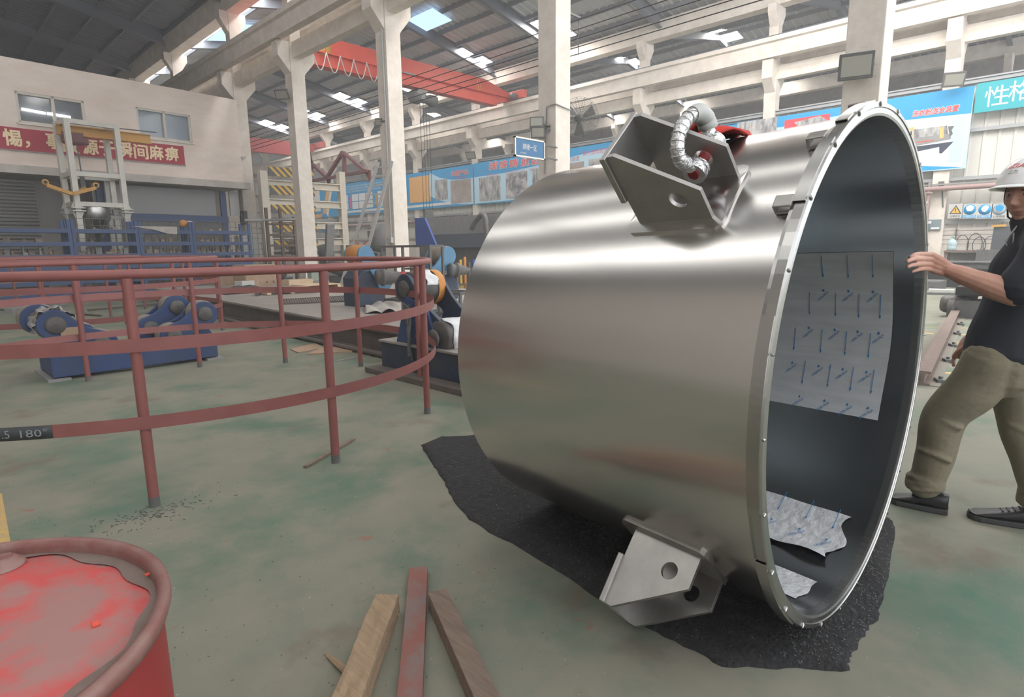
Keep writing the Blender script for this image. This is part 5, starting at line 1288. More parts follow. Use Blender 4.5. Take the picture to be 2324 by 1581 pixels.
def flood(lab, c, aim, w, h, arm_to):
    c = V(c); root = thing('floodlight', lab, 'floodlight', tuple(c), 'floodlights on the columns')
    d = V(aim).normalized(); _, sd, u = frame_of(d); Rm = Matrix((sd, d, u)).transposed()
    MB().box(c, (w, .07, h), M=Rm).build('housing', M_dkgrey, root, bevel=.01)
    MB().box(c+d*.037, (w*.84, .006, h*.74), M=Rm).build('glass', M_lens, root)
    q = MB(); q.bar(c-d*.03-sd*(w*.52), c-d*.03+sd*(w*.52), .02, .02); q.bar(c-d*.04, V(arm_to), .05, .03); q.build('bracket', M_dkgrey, root)
fx = XC-.36
flood('upper of the two grey floodlights above the zone sign', PX(fx-.12, 1218, 278), (-.75, -.55, .25), .3, .24, (XC-.25, COLY[1]-.1, PX(fx, 1226, 288).z))
flood('lower of the two grey floodlights above the zone sign', PX(fx-.12, 1221, 301), (-.75, -.6, -.05), .3, .24, (XC-.25, COLY[1]-.1, PX(fx, 1226, 296).z))
flood('grey floodlight on the tall column behind the tank rim', PX(fx-.1, 1943, 150), (-.80, -.25, -.15), .45, .36, (XC-.25, COLY[0]-.05, PX(fx, 1965, 150).z))
flood('small dark floodlight on the second concrete column below the crane beam', PX(XC-.55, 640, 214), (-.7, -.5, -.5), .5, .34, (XC-.25, COLY[3], PX(XC-.4, 655, 214).z))
for lab, x, y, yc in (('pale floodlight on a short wall column left of the zone sign', 1068, 352, 27.7), ('small floodlight under the poster wall truss', 830, 404, 39.7), ('dark floodlight on the wall column right of the tank rim', 2165, 180, 3.89)):
    c = PX(XW-.75, x, y); flood(lab, c, (-.8, -.35, -.45), .62, .46, (XW-.2, yc, c.z+.05))
c = PX(XC-.3, 860, 277); flood('small lit floodlight on the third concrete column', c, (-.6, -.7, -.3), .22, .2, (XC-.25, COLY[2]-.1, c.z))
c = PX(XC-.42, 557, 357); cm = thing('security_camera', 'small white security camera on the left concrete column', 'camera', tuple(c))
q = MB(); q.bar(c, c+V((-.2, -.12, -.05)), .09, .09); q.build('body', M_lgrey, cm, bevel=.01); q = MB(); q.bar(c, V((XC-.25, COLY[4]-.4, c.z-.02)), .03, .03); q.build('arm', M_lgrey, cm)
c = PX(XC-.28, 553, 494); sb = thing('switch_box', 'grey switch box on the left concrete column', 'switch box', tuple(c)); q = MB(); q.box(c, (.14, .5, .55)); q.build('body', M_dkgrey, sb, bevel=.01); q = MB(); q.box(c-V((.08, 0, 0)), (.02, .3, .04)); q.box(c-V((.08, 0, 0)), (.02, .04, .3)); q.build('lever', M_mgrey, sb)
c = PX(XC-.28, 886, 545); sb = thing('switch_box', 'small pale box low on the third concrete column', 'switch box', tuple(c)); q = MB(); q.box(c, (.12, .26, .16)); q.build('body', M_lgrey, sb, bevel=.01); q = MB(); q.tube([c-V((0, 0, .08)), c-V((0, 0, .4))], .012, 6); q.build('conduit', M_lgrey, sb)
# conduits
tag(MB().cyl((XC-.275, COLY[2]-.12, 1.5), (XC-.275, COLY[2]-.12, 7.9), .032, n=10).build('downpipe', M_lgrey), 'pale downpipe on the third concrete column', 'pipe')
q = MB().tube([PX(XC-.28, 1236, 395), PX(XC-.28, 1241, 242), PX(XC-.28, 1256, 237)+V((0, 0, 0)), V((XC-.27, COLY[1]-.27, PX(XC-.28, 1256, 237).z)), PY(COLY[1]-.28, 1295, 250)], .014, 6)
tag(q.build('conduit', M_mgrey), 'thin conduit on the tall column leading to the fan', 'conduit')
# wall fan
fc = PY(COLY[1]+.05, 1316, 267); fan = thing('wall_fan', 'large wire-caged fan on the right side of the tall column', 'fan', tuple(fc))
FR = .45; fd = V((-.62, -.78, -.10)).normalized(); _, fs_, fu_ = frame_of(fd)
q = MB()
for k in range(1, 12):
    r = FR*k/11; q.tube([fc+fd*(.13*math.sqrt(max(0, 1-(r/FR)**2))+.02)+(fs_*math.cos(i*PI/20)+fu_*math.sin(i*PI/20))*r for i in range(40)], .0038, 5, closed=True)
for k in range(14):
    a = k*PI/7; q.tube([fc+fd*(.13*math.sqrt(max(0, 1-t*t))+.018)+(fs_*math.cos(a)+fu_*math.sin(a))*(FR*t) for t in (.1, .35, .6, .8, .95, 1)], .005, 5)
    q.tube([fc-fd*.16+(fs_*math.cos(a)+fu_*math.sin(a))*(.12), fc-fd*.1+(fs_*math.cos(a)+fu_*math.sin(a))*(FR*.9), fc+fd*.02+(fs_*math.cos(a)+fu_*math.sin(a))*FR], .004, 5)
q.build('guard', M_dkgrey, fan)
for k in range(3):
    a = k*2*PI/3+.5; q = MB(); q.add([fc+(fs_*math.cos(a+t)+fu_*math.sin(a+t))*r+fd*z for r, t, z in ((.05, 0, .03), (.38, -.25, .05), (.40, .35, -.03), (.06, .7, -.03))], [(0, 1, 2, 3)]); q.build('blade', M_dkgrey, fan, solid=.006)
q = MB().lathe([(0, .05), (.07, .04), (.09, 0), (.09, -.22), (.05, -.28), (0, -.28)], fc, fd, 18); q.build('motor', M_dkgrey, fan)
q = MB(); q.bar(fc-fd*.15, V((XC+.25, COLY[1]+.1, fc.z-.1)), .06, .06); q.build('bracket', M_dkgrey, fan)

# ------------------------------------------------------------------ ladder, truss, crane girders, wires
l0 = PX(XC-.55, 874, 366); l1 = G(812, 668); l1 = V((XC-1.45, l0.y+1.0, 0))
ld = thing('aluminium_ladder', 'tall aluminium ladder leaning on the third concrete column', 'ladder', tuple(l1))
ldx = (l1-l0).normalized(); sdv = V((.45, -.9, 0)).normalized()
l1 = l0+ldx*((0.02-l0.z)/ldx.z)
for s in (-.22, .22):
    MB().bar(l0+sdv*s, l1+sdv*s*1.25, .035, .10, sdv).build('stile', M_alu, ld)
n = 15
for k in range(n):
    t = (k+.6)/n; a = l0.lerp(l1, t); MB().bar(a-sdv*(.22+.05*t), a+sdv*(.22+.05*t), .05, .035).build('rung', M_alu, ld)
a = l0.lerp(l1, .58)+V((-.01, 0, 0)); q = MB()
for s in (-1, 1): q.tube([a+sdv*(.24*s), a-sdv*(.24*s)+ldx*.42], .014, 6)
q.build('brace', M_craned, ld)
TX = 15.0
tr = thing('roof_truss_frame', 'maroon triangular truss jib standing out beside the second concrete column', 'truss', tuple(PX(TX, 780, 390)))
tp = lambda x, y: PX(TX, x, y)
for (a, c) in (((700, 412), (835, 388)), ((742, 403), (778, 345)), ((778, 345), (830, 388)), ((780, 350), (783, 396)), ((706, 370), (745, 405)), ((706, 366), (708, 412))):
    MB().bar(tp(*a), tp(*c), .12, .16, (1, 0, 0)).build('member', M_rust, tr)
q = MB(); q.prism([(0, 0), (.5, 0), (.5, -.55)], tp(825, 388), V((0, -1, 0)), uz, (.08, 0, 0)); q.build('gusset', M_rust, tr)
q = MB(); q.prism([(0, 0), (.5, 0), (.25, -.4)], tp(738, 404), V((0, -1, 0)), uz, (.08, 0, 0)); q.build('gusset', M_rust, tr)
q = MB(); q.bar(tp(706, 366), V((XC+.2, COLY[3], tp(706, 366).z)), .12, .12); q.bar(tp(706, 412), V((XC+.2, COLY[3], tp(706, 412).z)), .12, .12); q.build('wall_arm', M_rust, tr)
CY = 24.2
cr = thing('overhead_crane', 'red overhead crane girder spanning the wide hall near the roof', 'crane', (18, CY, 9.0), 'red overhead cranes')
x0_, x1_ = XC+.45, XW-.5
q = MB(); q.prism([(x0_, 9.4), (x0_+1.2, 9.05), (x1_-1.5, 9.02), (x1_+.1, 9.42), (x1_+.1, 9.75), (x1_-2.0, 10.2), (x0_+1.6, 10.2), (x0_, 9.8)], (0, CY-.03, 0), (1, 0, 0), uz, (0, .35, 0)); q.build('girder', M_crane, cr)
q = MB(); q.box(((x0_+x1_)/2, CY+.14, 9.0), (x1_-x0_-2.4, .5, .05)); q.box(((x0_+x1_)/2, CY-.1, 9.52), (x1_-x0_-.6, .14, .05)); q.build('flanges', M_crane, cr)
for x in (x0_+.08, x1_+.02):
    q = MB(); q.box((x, CY+.12, 9.63), (.3, 2.4, .42)); q.build('end_carriage', M_crane, cr, bevel=.02)
    for dy in (-.95, 1.2): MB().cyl((x-.1, CY+dy, 9.52 if x > 15 else 9.34), (x+.1, CY+dy, 9.52 if x > 15 else 9.34), .18 if x < 15 else .11, n=16).build('wheel', M_dkgrey, cr)
q = MB(); q.lathe([(0, 0), (.15, 0), (.15, .4), (0, .4)], (x1_-.45, CY-.5, 9.55), V((1, 0, 0)), 14); q.build('travel_motor', M_dkgrey, cr)
p = PY(CY-.05, 735, 108); q = MB(); q.lathe([(0, 0), (.33, 0), (.33, .012), (0, .012)], p, V((0, -1, 0)), 26); em = q.build('number_disc', M_hazy, cr)
q = MB(); q.text('5', p+V((0, -.016, 0)), (1, 0, 0), uz, h=.38); q.build('number', M_craned, em)
for x in (1082, 1087): a = PY(CY-.045, x, 187); MB().bar(a+V((0, 0, .25)), a+V((.12, 0, -.45)), .03, .05, (0, 1, 0)).build('yellow_stripe', M_hazy, cr)
q = MB()
fx0, fx1 = PY(CY-.2, 708, 135).x, PY(CY-.2, 860, 165).x; n = 5
for k in range(n):
    a = fx0+(fx1-fx0)*k/n; c = fx0+(fx1-fx0)*(k+1)/n
    q.tube([V((a+(c-a)*t, CY-.25, 9.5-.75*math.sin(PI*t))) for t in [i/12 for i in range(13)]], .022, 6)
q.build('festoon_cable', M_lgrey, cr)
hx = PY(CY, 958, 205).x; hz_ = 8.62
ho = thing('hoist_trolley', 'grey rope hoist hanging under the red crane girder', 'hoist', (hx, CY, 8.2))
q = MB(); q.lathe([(0, -.75), (.27, -.75), (.3, -.7), (.3, -.35), (.2, -.33), (.2, .3), (.26, .34), (.26, .7), (0, .72)], (hx, CY-.1, hz_-.12), V((1, 0, 0)), 20); q.build('drum_and_motor', M_dkgrey, ho)
q = MB(); q.box((hx-.35, CY-.1, hz_-.05), (.5, .5, .34)); q.box((hx, CY+.1, 8.9), (.6, .3, .12)); q.box((hx-.2, CY+.1, 8.75), (.06, .2, .4)); q.box((hx+.2, CY+.1, 8.75), (.06, .2, .4)); q.build('trolley_frame', M_mgrey, ho)
q = MB()
for dx_, e in ((-.25, 3.0), (-.05, 3.3), (.12, 3.3), (.3, 2.9)): q.cyl((hx+dx_, CY-.1, hz_-.3), (hx+dx_, CY-.1, e), .012, n=6)
q.build('hoist_ropes', M_cable, ho)
q = MB(); q.box((hx+.02, CY-.1, 3.0), (.5, .16, .5)); q.lathe([(.02, 0), (.1, -.05), (.12, -.16), (.05, -.3)], (hx+.02, CY-.1, 2.76), n=12); q.build('hook_block', M_dkgrey, ho)
CY2 = 46.5
c2 = thing('overhead_crane', 'dull red overhead crane girder at the far end of the wide hall', 'crane', (18, CY2, 8.7), 'red overhead cranes')
q = MB(); q.prism([(x0_, 9.3), (x0_+1, 8.75), (x1_-1.4, 8.75), (x1_, 9.4), (x1_, 9.75), (x1_-1, 9.78), (x0_, 9.78)], (0, CY2, 0), (1, 0, 0), uz, (0, .4, 0)); q.build('girder', M_craned, c2)
for x in (x0_+.08, x1_+.02): q = MB(); q.box((x, CY2+.2, 9.68), (.3, 2.6, .45)); q.build('end_carriage', M_craned, c2)
q = MB(); q.box((18.6, CY2+.2, 9.92), (1.2, .3, .24)); q.build('control_box', M_green, c2)
# bare conductor wires along the hall
wr = thing('conductor_wires', 'thin black crane conductor wires running along the wide hall', 'wires', (12, 20, 8))
for k, (xa, zz) in enumerate(((13.2, 6.9), (13.2, 6.72), (13.2, 6.54), (13.2, 6.36), (13.4, 6.1))):
    p = PX(XC+.62, 690, 290+10*k)
    z = (6.37, 6.17, 5.975, 5.80, 5.65)[k]; MB().tube([V((XC+.85, y, 6.42)) if False else V((XC+.85, COLY[1], 6.42)), V((XC+.85, COLY[1], 5.62))], .01, 5).build('hanger_rod', M_dkgrey, wr) if k == 0 else None; MB().tube([V((XC+.85, 1, z)), V((XC+.85, 16, z)), V((XC+.85, 46, z))], .011, 5).build('wire', M_cable, wr)
for y in COLY[1:7]: MB().bar((XC+.22, y, 6.42), (XC+.9, y, 6.42), .04, .04).build('insulator_arm', M_dkgrey, wr)
# ------------------------------------------------------------------ machines behind the tank in the wide hall
bx = thing('blue_side_panel', 'bright blue tapered machine panel left of the tank, below the posters', 'panel', tuple(PX(13.5, 960, 560)))
pp_ = [PX(13.5, *t) for t in ((941, 495), (963, 494), (990, 558), (944, 560))]
q = MB(); q.prism([(-v.y, v.z) for v in pp_], (13.5, 0, 0), (0, -1, 0), uz, (.08, 0, 0)); q.build('panel', M_signblue, bx); q = MB(); q.box((13.54, (pp_[2].y+pp_[3].y)/2, pp_[2].z/2), (.07, .8, pp_[2].z)); q.build('foot', M_dkgrey, bx)
mc = thing('plate_roll_machine', 'long grey machine body behind the tank with a bent pipe on top', 'machine', tuple(PX(15, 1060, 560)*1))
a_, c_ = PX(14.6, 968, 497), PX(14.6, 1130, 488); mid = PX(14.6, 1060, 530).z; low_ = PX(14.6, 1060, 561).z; top_ = PX(14.6, 1060, 489).z
yA, yB = PX(14.6, 966, 500).y, PX(14.6, 1150, 500).y
q = MB(); q.box((14.95, (yA+yB)/2, (top_+mid)/2), (.7, yA-yB, top_-mid)); q.build('upper_body', M_mgrey, mc)
q = MB(); q.prism([(-.35, low_), (.35, low_), (.35, mid), (-.45, mid)], (14.95, yB, 0), (1, 0, 0), uz, (0, yA-yB-.5, 0)); q.build('lower_body', mat('slate_blue_paint', (.16, .18, .22), .5), mc)
q = MB(); q.box((15.0, (yA+yB)/2, low_/2), (.5, (yA-yB)*.9, low_)); q.build('plinth', M_dkgrey, mc)
pt = [PX(14.3, *t) for t in ((1070, 520), (1078, 503), (1092, 488), (1101, 494), (1104, 520), (1105, 545))]
q = MB().tube([spl(pt, i/24) for i in range(25)], .10, 12); q.build('bent_pipe', M_dkgrey, mc)
# rows of yellow, red and blue bar stock
bs = thing('bar_stock_rack', 'rack of coloured upright bars beside the tank end', 'rack', tuple(G(1055, 660)))
gx = G(1046, 668); cols = (M_hazy, M_mgrey, M_craned, M_signblue, M_hazy, M_orange, M_dkgrey, M_signblue)
for k in range(8):
    p = gx+V((.09*k-.35, -.085*k+.33, 0)); MB().bar(p, p+V((0, 0, .92+.08*(k % 3))), .07, .05, (0, 1, 0)).build('bar', cols[k], bs)
q = MB(); q.bar(gx+V((-.42, .33, .3)), gx+V((.36, -.40, .3)), .04, .05); q.bar(gx+V((-.42, .33, .75)), gx+V((.36, -.40, .75)), .04, .05); q.bar(gx+V((-.42, .40, 0)), gx+V((-.42, .40, .85)), .05, .05, (0, 1, 0)); q.bar(gx+V((.40, -.42, 0)), gx+V((.40, -.42, .85)), .05, .05, (0, 1, 0)); q.build('rails', M_dkgrey, bs)
# work bench and grey machines between the columns
def machine(nm, lab, cat, x, y, X, w, h, d, m, extra=None):
    p = PX(X, x, y); root = thing(nm, lab, cat, (p.x, p.y, 0)); q = MB(); q.box((p.x, p.y, h/2), (d, w, h)); q.build('body', m, root, bevel=.03); return root, V((p.x, p.y, 0))
r_, p = machine('bench_press', 'grey bench press with round flywheel behind the railing', 'machine', 690, 575, 11.6, .7, 1.1, .6, M_mgrey)
q = MB().lathe([(.1, 0), (.34, 0), (.34, .09), (.1, .09)], p+V((-.35, .1, 1.45)), V((-1, 0, 0)), 24); q.build('flywheel', M_mgrey, r_); q = MB(); q.bar(p+V((-.1, 0, 1.1)), p+V((0, -.1, 2.1)), .4, .12, (1, 0, 0)); q.build('column', M_mgrey, r_)
r_, p = machine('pillar_drill', 'grey machine with tilted arm between the second and third columns', 'machine', 745, 585, 11.8, .6, .9, .5, M_dkgrey)
q = MB(); q.bar(p+V((0, 0, .9)), p+V((-.1, -.5, 2.3)), .16, .3, (1, 0, 0)); q.build('arm', M_mgrey, r_); q = MB(); q.lathe([(0, 0), (.2, .0), (.24, .2), (.2, .5), (0, .55)], p+V((0, .3, 1.0)), n=14); q.build('head', M_dkgrey, r_)
r_, p = machine('welding_cabinet', 'dark grey cabinet behind the ladder foot', 'cabinet', 815, 580, 13.5, .9, 1.5, .7, M_dkgrey)
q = MB(); q.box(p+V((-.36, 0, 1.2)), (.02, .6, .35)); q.build('panel', M_mgrey, r_)
r_, p = machine('dust_collector', 'dark grey tank-shaped dust collector left of the third column', 'machine', 862, 575, 13.6, .7, 1.2, .7, M_dkgrey)
q = MB().lathe([(0, 0), (.42, .05), (.45, .3), (.45, .9), (.3, 1.1), (0, 1.15)], p+V((0, 0, 1.2)), n=20); q.build('drum', M_dkgrey, r_)
r_, p = machine('pipe_bundle_table', 'low dark table with hoses on it behind the light blue roll', 'table', 920, 575, 12.4, 2.0, 1.0, .8, M_dkgrey)
for k in range(3): q = MB(); q.tube([p+V((-.3, .5-.4*k+.2*math.cos(t), 1.05+.28*math.sin(t))) for t in [i*PI/8 for i in range(9)]], .02, 6); q.build('hose', M_lgrey, r_)
r_, p = machine('wheel_stand', 'grey wheel stand on the platform behind the low parcel', 'machine', 650, 632, 9.0, .3, .45, .35, M_grease)
q = MB().lathe([(.09, 0), (.25, 0), (.27, .03), (.27, .13), (.25, .16), (.09, .16)], p+V((-.2, 0, .64)), V((-.8, -.6, 0)), 24); q.build('wheel', M_dkgrey, r_)
r_, p = machine('motor_unit', 'dark motor unit with round end near the pallets', 'machine', 772, 620, 9.3, .7, .55, .4, M_dkgrey)
q = MB().lathe([(0, -.5), (.17, -.48), (.2, -.4), (.2, .3), (.15, .36), (0, .36)], p+V((-.1, 0, .78)), V((0, 1, .15)), 18); q.build('motor', M_grease, r_)
r_, p = machine('oil_tin', 'pale green tin near the dark motor unit', 'tin', 712, 632, 9.4, .3, .68, .3, mat('pale_green_tin', (.36, .42, .36), .5))
# ------------------------------------------------------------------ right side: floor rail, cart, bench against the wall
fl = thing('floor_rail', 'rusty crane rail laid on the floor at the right, its sawn end near the worker', 'rail', tuple(G(2090, 876)))
a = G(2092, 874); c = G(2182, 690); c = a+(c-a).normalized()*9.5
d = (c-a).normalized(); s_ = V((d.y, -d.x, 0))
q = MB(); q.ibeam(a+V((0, 0, .07)), c+V((0, 0, .07)), .12, .14, .022, .03); q.build('rail', M_dust, fl)
q = MB(); q.bar(a+s_*.09+V((0, 0, .004)), c+s_*.09+V((0, 0, .004)), .1, .008); q.bar(a-s_*.1+V((0, 0, .004)), c-s_*.1+V((0, 0, .004)), .1, .008); q.build('base_strip', mat('dusty_grout', (.25, .225, .19), .9), fl)
for k in range(7):
    p = a+d*(.25+1.25*k); q = MB(); q.box(p+s_*.12+V((0, 0, .02)), (.14, .06, .03), .4); q.cyl(p+s_*.13+V((0, 0, .02)), p+s_*.13+V((0, 0, .06)), .018, n=8); q.build('rail_clip', M_dkgrey, fl)
ct = thing('rail_cart', 'dark motorised cart standing on the floor rail', 'cart', tuple(G(2190, 700)))
cx = lambda x, y: PX(13.2, x, y)
p = cx(2185, 658); q = MB(); q.box(p+V((.2, -.2, 0)), (.9, .55, .16)); q.build('chassis', M_black, ct, bevel=.02)
p = cx(2167, 690); q = MB().lathe([(0, -.2), (.1, -.2), (.12, -.16), (.12, -.1), (.16, -.08), (.16, .14), (.13, .2), (0, .2)], p, V((.1, 1, 0)), 18); q.build('motor', M_grease, ct)
p = cx(2188, 690); q = MB(); q.prism([(-.28, -.42), (.05, -.42), (.2, .2), (-.05, .24)], p, V((0, -1, 0)), uz, (.06, 0, 0)); q.build('side_plate', M_black, ct)
p = V((13.1, 1.62, .16)); q = MB().lathe([(0, -.05), (.16, -.05), (.19, -.04), (.16, -.03), (.16, .05), (0, .05)], p, V((.1, 1, 0)), 20); q.build('wheel', M_dkgrey, ct)
p = cx(2205, 690); q = MB(); q.box(p+V((.1, 0, -.15)), (.5, .4, .45)); q.build('gear_case', M_dkgrey, ct, bevel=.02)
# stacked steel plates / machine bed beyond
for k, (y0, y1, x0, x1, X, m, nm, lab) in enumerate(((597, 612, 2098, 2330, 22.0, M_dkgrey, 'machine_bed', 'long dark machine bed against the right wall, upper tier'), (612, 634, 2098, 2330, 21.5, M_black, 'machine_bed', 'long dark machine bed against the right wall, lower tier'), (640, 648, 2090, 2135, 20.0, M_dkgrey, 'steel_plate', 'dark steel plate stack lying on the floor beside the machine bed'))):
    a = PX(X, x0, (y0+y1)/2); c = PX(X, x1, (y0+y1)/2); zt_ = PX(X, 2200, y0).z; zb_ = max(0, PX(X, 2200, y1).z) if k != 0 else PX(X, 2200, y1).z
    zb_ = 0 if k else PX(21.5, 2200, 612).z
    q = MB(); q.box((X+.5, (a.y+c.y)/2, (zt_+zb_)/2), (1.0, a.y-c.y, zt_-zb_))
    if k < 2: q.box((X+.5, (a.y+c.y)/2, zt_+.02), (1.1, a.y-c.y+.05, .05))
    tag(q.build(nm, m, bevel=.01), lab, 'machine bed' if k < 2 else 'plate')
for k, (x0, x1, y, w, m) in enumerate(((2095, 2165, 660, .5, M_lgrey), (2095, 2180, 668, .1, M_dkgrey))):
    a = G(x0, y); c = G(x1, y+2); tag(MB().bar(a+V((0, 0, .03)), c+V((0, 0, .03)), w, .06).build('floor_plate', m), ('pale sheet lying on the floor behind the rail cart', 'dark bar lying on the floor behind the rail cart')[k], 'plate')
bt_ = thing('work_bench', 'grey work bench with hoses and a water bottle against the right wall', 'bench', tuple(PX(24.3, 2200, 640)))
BX = 24.3; yb0, yb1 = PX(BX, 2142, 570).y, PX(BX, 2335, 570).y; zt_ = PX(BX, 2200, 568).z
q = MB(); q.box((BX+.35, (yb0+yb1)/2, zt_-.03), (.75, yb0-yb1, .06)); q.build('top', M_dust, bt_)
q = MB(); q.box((BX+.66, (yb0+yb1)/2, zt_-.35), (.03, yb0-yb1-.1, .55)); q.build('back_panel', M_panelg, bt_)
for y in (yb0-.05, (yb0+yb1)/2, yb1+.05):
    for x in (BX+.04, BX+.66): MB().box((x, y, (zt_-.06)/2), (.07, .07, zt_-.06)).build('leg', M_dust, bt_)
c = V((BX+.3, PX(BX+.3, 2160, 560).y, zt_)); wb_ = thing('water_bottle', 'clear blue water bottle with green cap on the work bench', 'bottle', tuple(c))
MB().lathe([(0, 0), (.12, 0), (.135, .03), (.135, .12), (.128, .14), (.135, .16), (.135, .27), (.10, .34), (.035, .37), (.03, .40)], c, n=24).build('body', M_bottle, wb_); MB().lathe([(.034, .395), (.034, .44), (0, .44)], c, n=16).build('cap', M_green, wb_)
hs = thing('hose_coils', 'tangle of thin dark hoses on hooks above the work bench', 'hoses', (XW-.05, 3, 1.1))
HX = XW-.06
for k, (x, y, r, e) in enumerate(((2183, 555, .18, 1.8), (2212, 555, .2, 1.9), (2222, 556, .18, 1.5), (2250, 556, .22, 1.4), (2120, 560, .15, .7))):
    o = PX(HX, x, y); q = MB().tube([o+V((0, r*math.cos(t), r*e*math.sin(t))) for t in [i*2*PI/24 for i in range(24)]], .012, 5, closed=True); q.build('coil', M_cable, hs)
for z in (1.25, 1.4, 1.55, 1.7): MB().cyl((HX, 4.6, z), (HX, 1.0, z), .008, n=5).build('line', M_cable, hs)
for y in (4.3, 3.3, 2.2): MB().box((HX+.02, y, 1.48), (.03, .04, .6)).build('hook_strip', M_dkgrey, hs)
c = PX(XW-.15, 2118, 510); eb = thing('electric_box', 'grey-blue electric box with paper labels on the right wall', 'electric box', tuple(c))
q = MB(); q.box(c, (.22, .46, .36)); q.build('body', mat('greyblue_enclosure', (.20, .25, .27), .5), eb, bevel=.01)
q = MB(); q.box(c+V((-.112, .12, .09)), (.004, .15, .1)); q.build('label', M_posterw, eb); q = MB(); q.box(c+V((-.112, -.08, -.12)), (.004, .24, .06)); q.build('label', M_posterw, eb)
q = MB(); q.box(c+V((0, .3, .1)), (.14, .12, .16)); q.build('socket', M_lgrey, eb)
c = PX(24.0, 2285, 532); bd = thing('notice_board', 'dark slate board with wooden top strip behind the worker', 'board', tuple(c))
q = MB(); q.prism([(-v.y, v.z) for v in [PX(24.0, *t) for t in ((2256, 514), (2330, 512), (2330, 566), (2247, 566))]], (24.0, 0, 0), (0, -1, 0), uz, (.05, 0, 0)); q.build('panel', mat('slate_board', (.075, .08, .09), .6), bd)
a, c = PX(23.97, 2250, 513), PX(23.97, 2284, 511); MB().bar(a, c, .04, .07).build('top_strip', M_yellow, bd)
q = MB(); p = PX(24.0, 2290, 566); q.box((24.03, p.y, p.z/2), (.05, 1.6, p.z)); q.build('stand', M_dkgrey, bd)
q = MB(); q.cyl(PX(XW-.2, 2140, 470), PX(XW-.2, 2138, 420), .02, n=6); q.box(PX(XW-.16, 2136, 422), (.2, .16, .3)); tag(q.build('wall_lamp_bracket', M_dkgrey), 'small dark fitting on the right wall above the pipe', 'fitting')

# ------------------------------------------------------------------ the worker
MX = 3.56
def mp(x, y, X=MX): return PX(X, x, y)
man = thing('person', 'worker in white helmet, dark shirt and khaki trousers gripping the tank rim', 'person', (3.58, .2, 0))
def limb(b, pts, n=14):
    """tapered limb: list of (point, radius)"""
    P = [V(p) for p, r in pts]; Rr = [r for p, r in pts]; m = 8; out_ = []; rr_ = []
    for i in range(len(P)-1):
        for k in range(m):
            t = (i+k/m)/(len(P)-1); out_.append(spl(P, t)); f = k/m; f = f*f*(3-2*f); rr_.append(Rr[i]*(1-f)+Rr[i+1]*f)
    out_.append(P[-1]); rr_.append(Rr[-1])
    b.tube(out_, rr_, n)
    b.ball(P[0], Rr[0], 12); b.ball(P[-1], Rr[-1], 12)
HC = V((3.615, .215, 1.555))                                # head centre
hf = V((-.885, .455, -.10)).normalized(); hl = V((hf.y, -hf.x, 0)).normalized(); hu = hl.cross(hf)
if hu.z < 0: hu = -hu
def head_pt(a, t):
    """a: angle round (0 = face), t: 0 top .. 1 bottom"""
    b = t*PI; x = math.cos(a)*math.sin(b); y = math.sin(a)*math.sin(b); z = math.cos(b)
    rx = .098 if x > 0 else .104; ry = .077; rz = .112 if z > 0 else .120
    if z < 0: ry *= 1-.26*min(1, -z)**1.4; rx *= (1-.10*(-z)) if x > 0 else (1-.35*(-z))
    X, Y, Z = x*rx, y*ry, z*rz
    if x > 0:
        g = lambda y0, z0, sy, sz: math.exp(-((Y-y0)/sy)**2-((Z-z0)/sz)**2)
        X += .024*g(0, -.022, .011, .016) + .014*g(0, .002, .008, .020) + .007*(g(.012, -.028, .008, .008)+g(-.012, -.028, .008, .008))
        X -= .012*(g(.031, .014, .016, .011)+g(-.031, .014, .016, .011))
        X += .006*g(0, .034, .05, .010) + .008*g(0, -.058, .024, .007) + .007*g(0, -.070, .020, .006) - .005*g(0, -.0635, .024, .003)
        X += .012*g(0, -.098, .024, .016) + .006*(g(.045, -.02, .02, .02)+g(-.045, -.02, .02, .02)) - .004*g(0, -.082, .02, .008)
    return HC + hf*X + hl*Y + hu*Z
body = MB()
body.grid(lambda u, v: head_pt((u-.5)*2*PI, v), 64, 56, cu=True)
for s in (-1, 1): body.ball(HC+hl*(s*.080)-hf*.008+hu*(-.012), (.012, .012, .030), 10, Matrix((hf, hl, hu)).transposed())
limb(body, [(HC+V((.02, -.02, -.07)), .058), (V((3.635, .19, 1.40)), .062), (V((3.63, .18, 1.32)), .09)])
limb(body, [(V((3.63, .18, 1.25)), .13), (V((3.60, .2, 1.0)), .12), (V((3.6, .22, .86)), .13)])
# reaching arm (nearer the camera)
sh_ = V((3.435, .10, 1.335)); el = mp(2302, 668, 3.36); wr_ = mp(2152, 612, 3.33); kn = mp(2112, 594, 3.30)
limb(body, [(sh_, .060), (sh_.lerp(el, .6), .052), (el, .052)])
limb(body, [(el, .052), (el.lerp(wr_, .3), .054), (el.lerp(wr_, .7), .043), (wr_, .032)])
# palm: flattened, back of the hand to the camera
hx_ = (kn-wr_).normalized()
q = [wr_, wr_.lerp(kn, .4), wr_.lerp(kn, .8), kn]
for dz, r in ((.032, .0125), (.011, .0135), (-.011, .013), (-.032, .0115)):
    limb(body, [(wr_+V((0, 0, dz*.5)), .019), (wr_.lerp(kn, .55)+V((0, 0, dz*.85)), r+.005), (kn+V((0, 0, dz*1.05)), r+.001)])
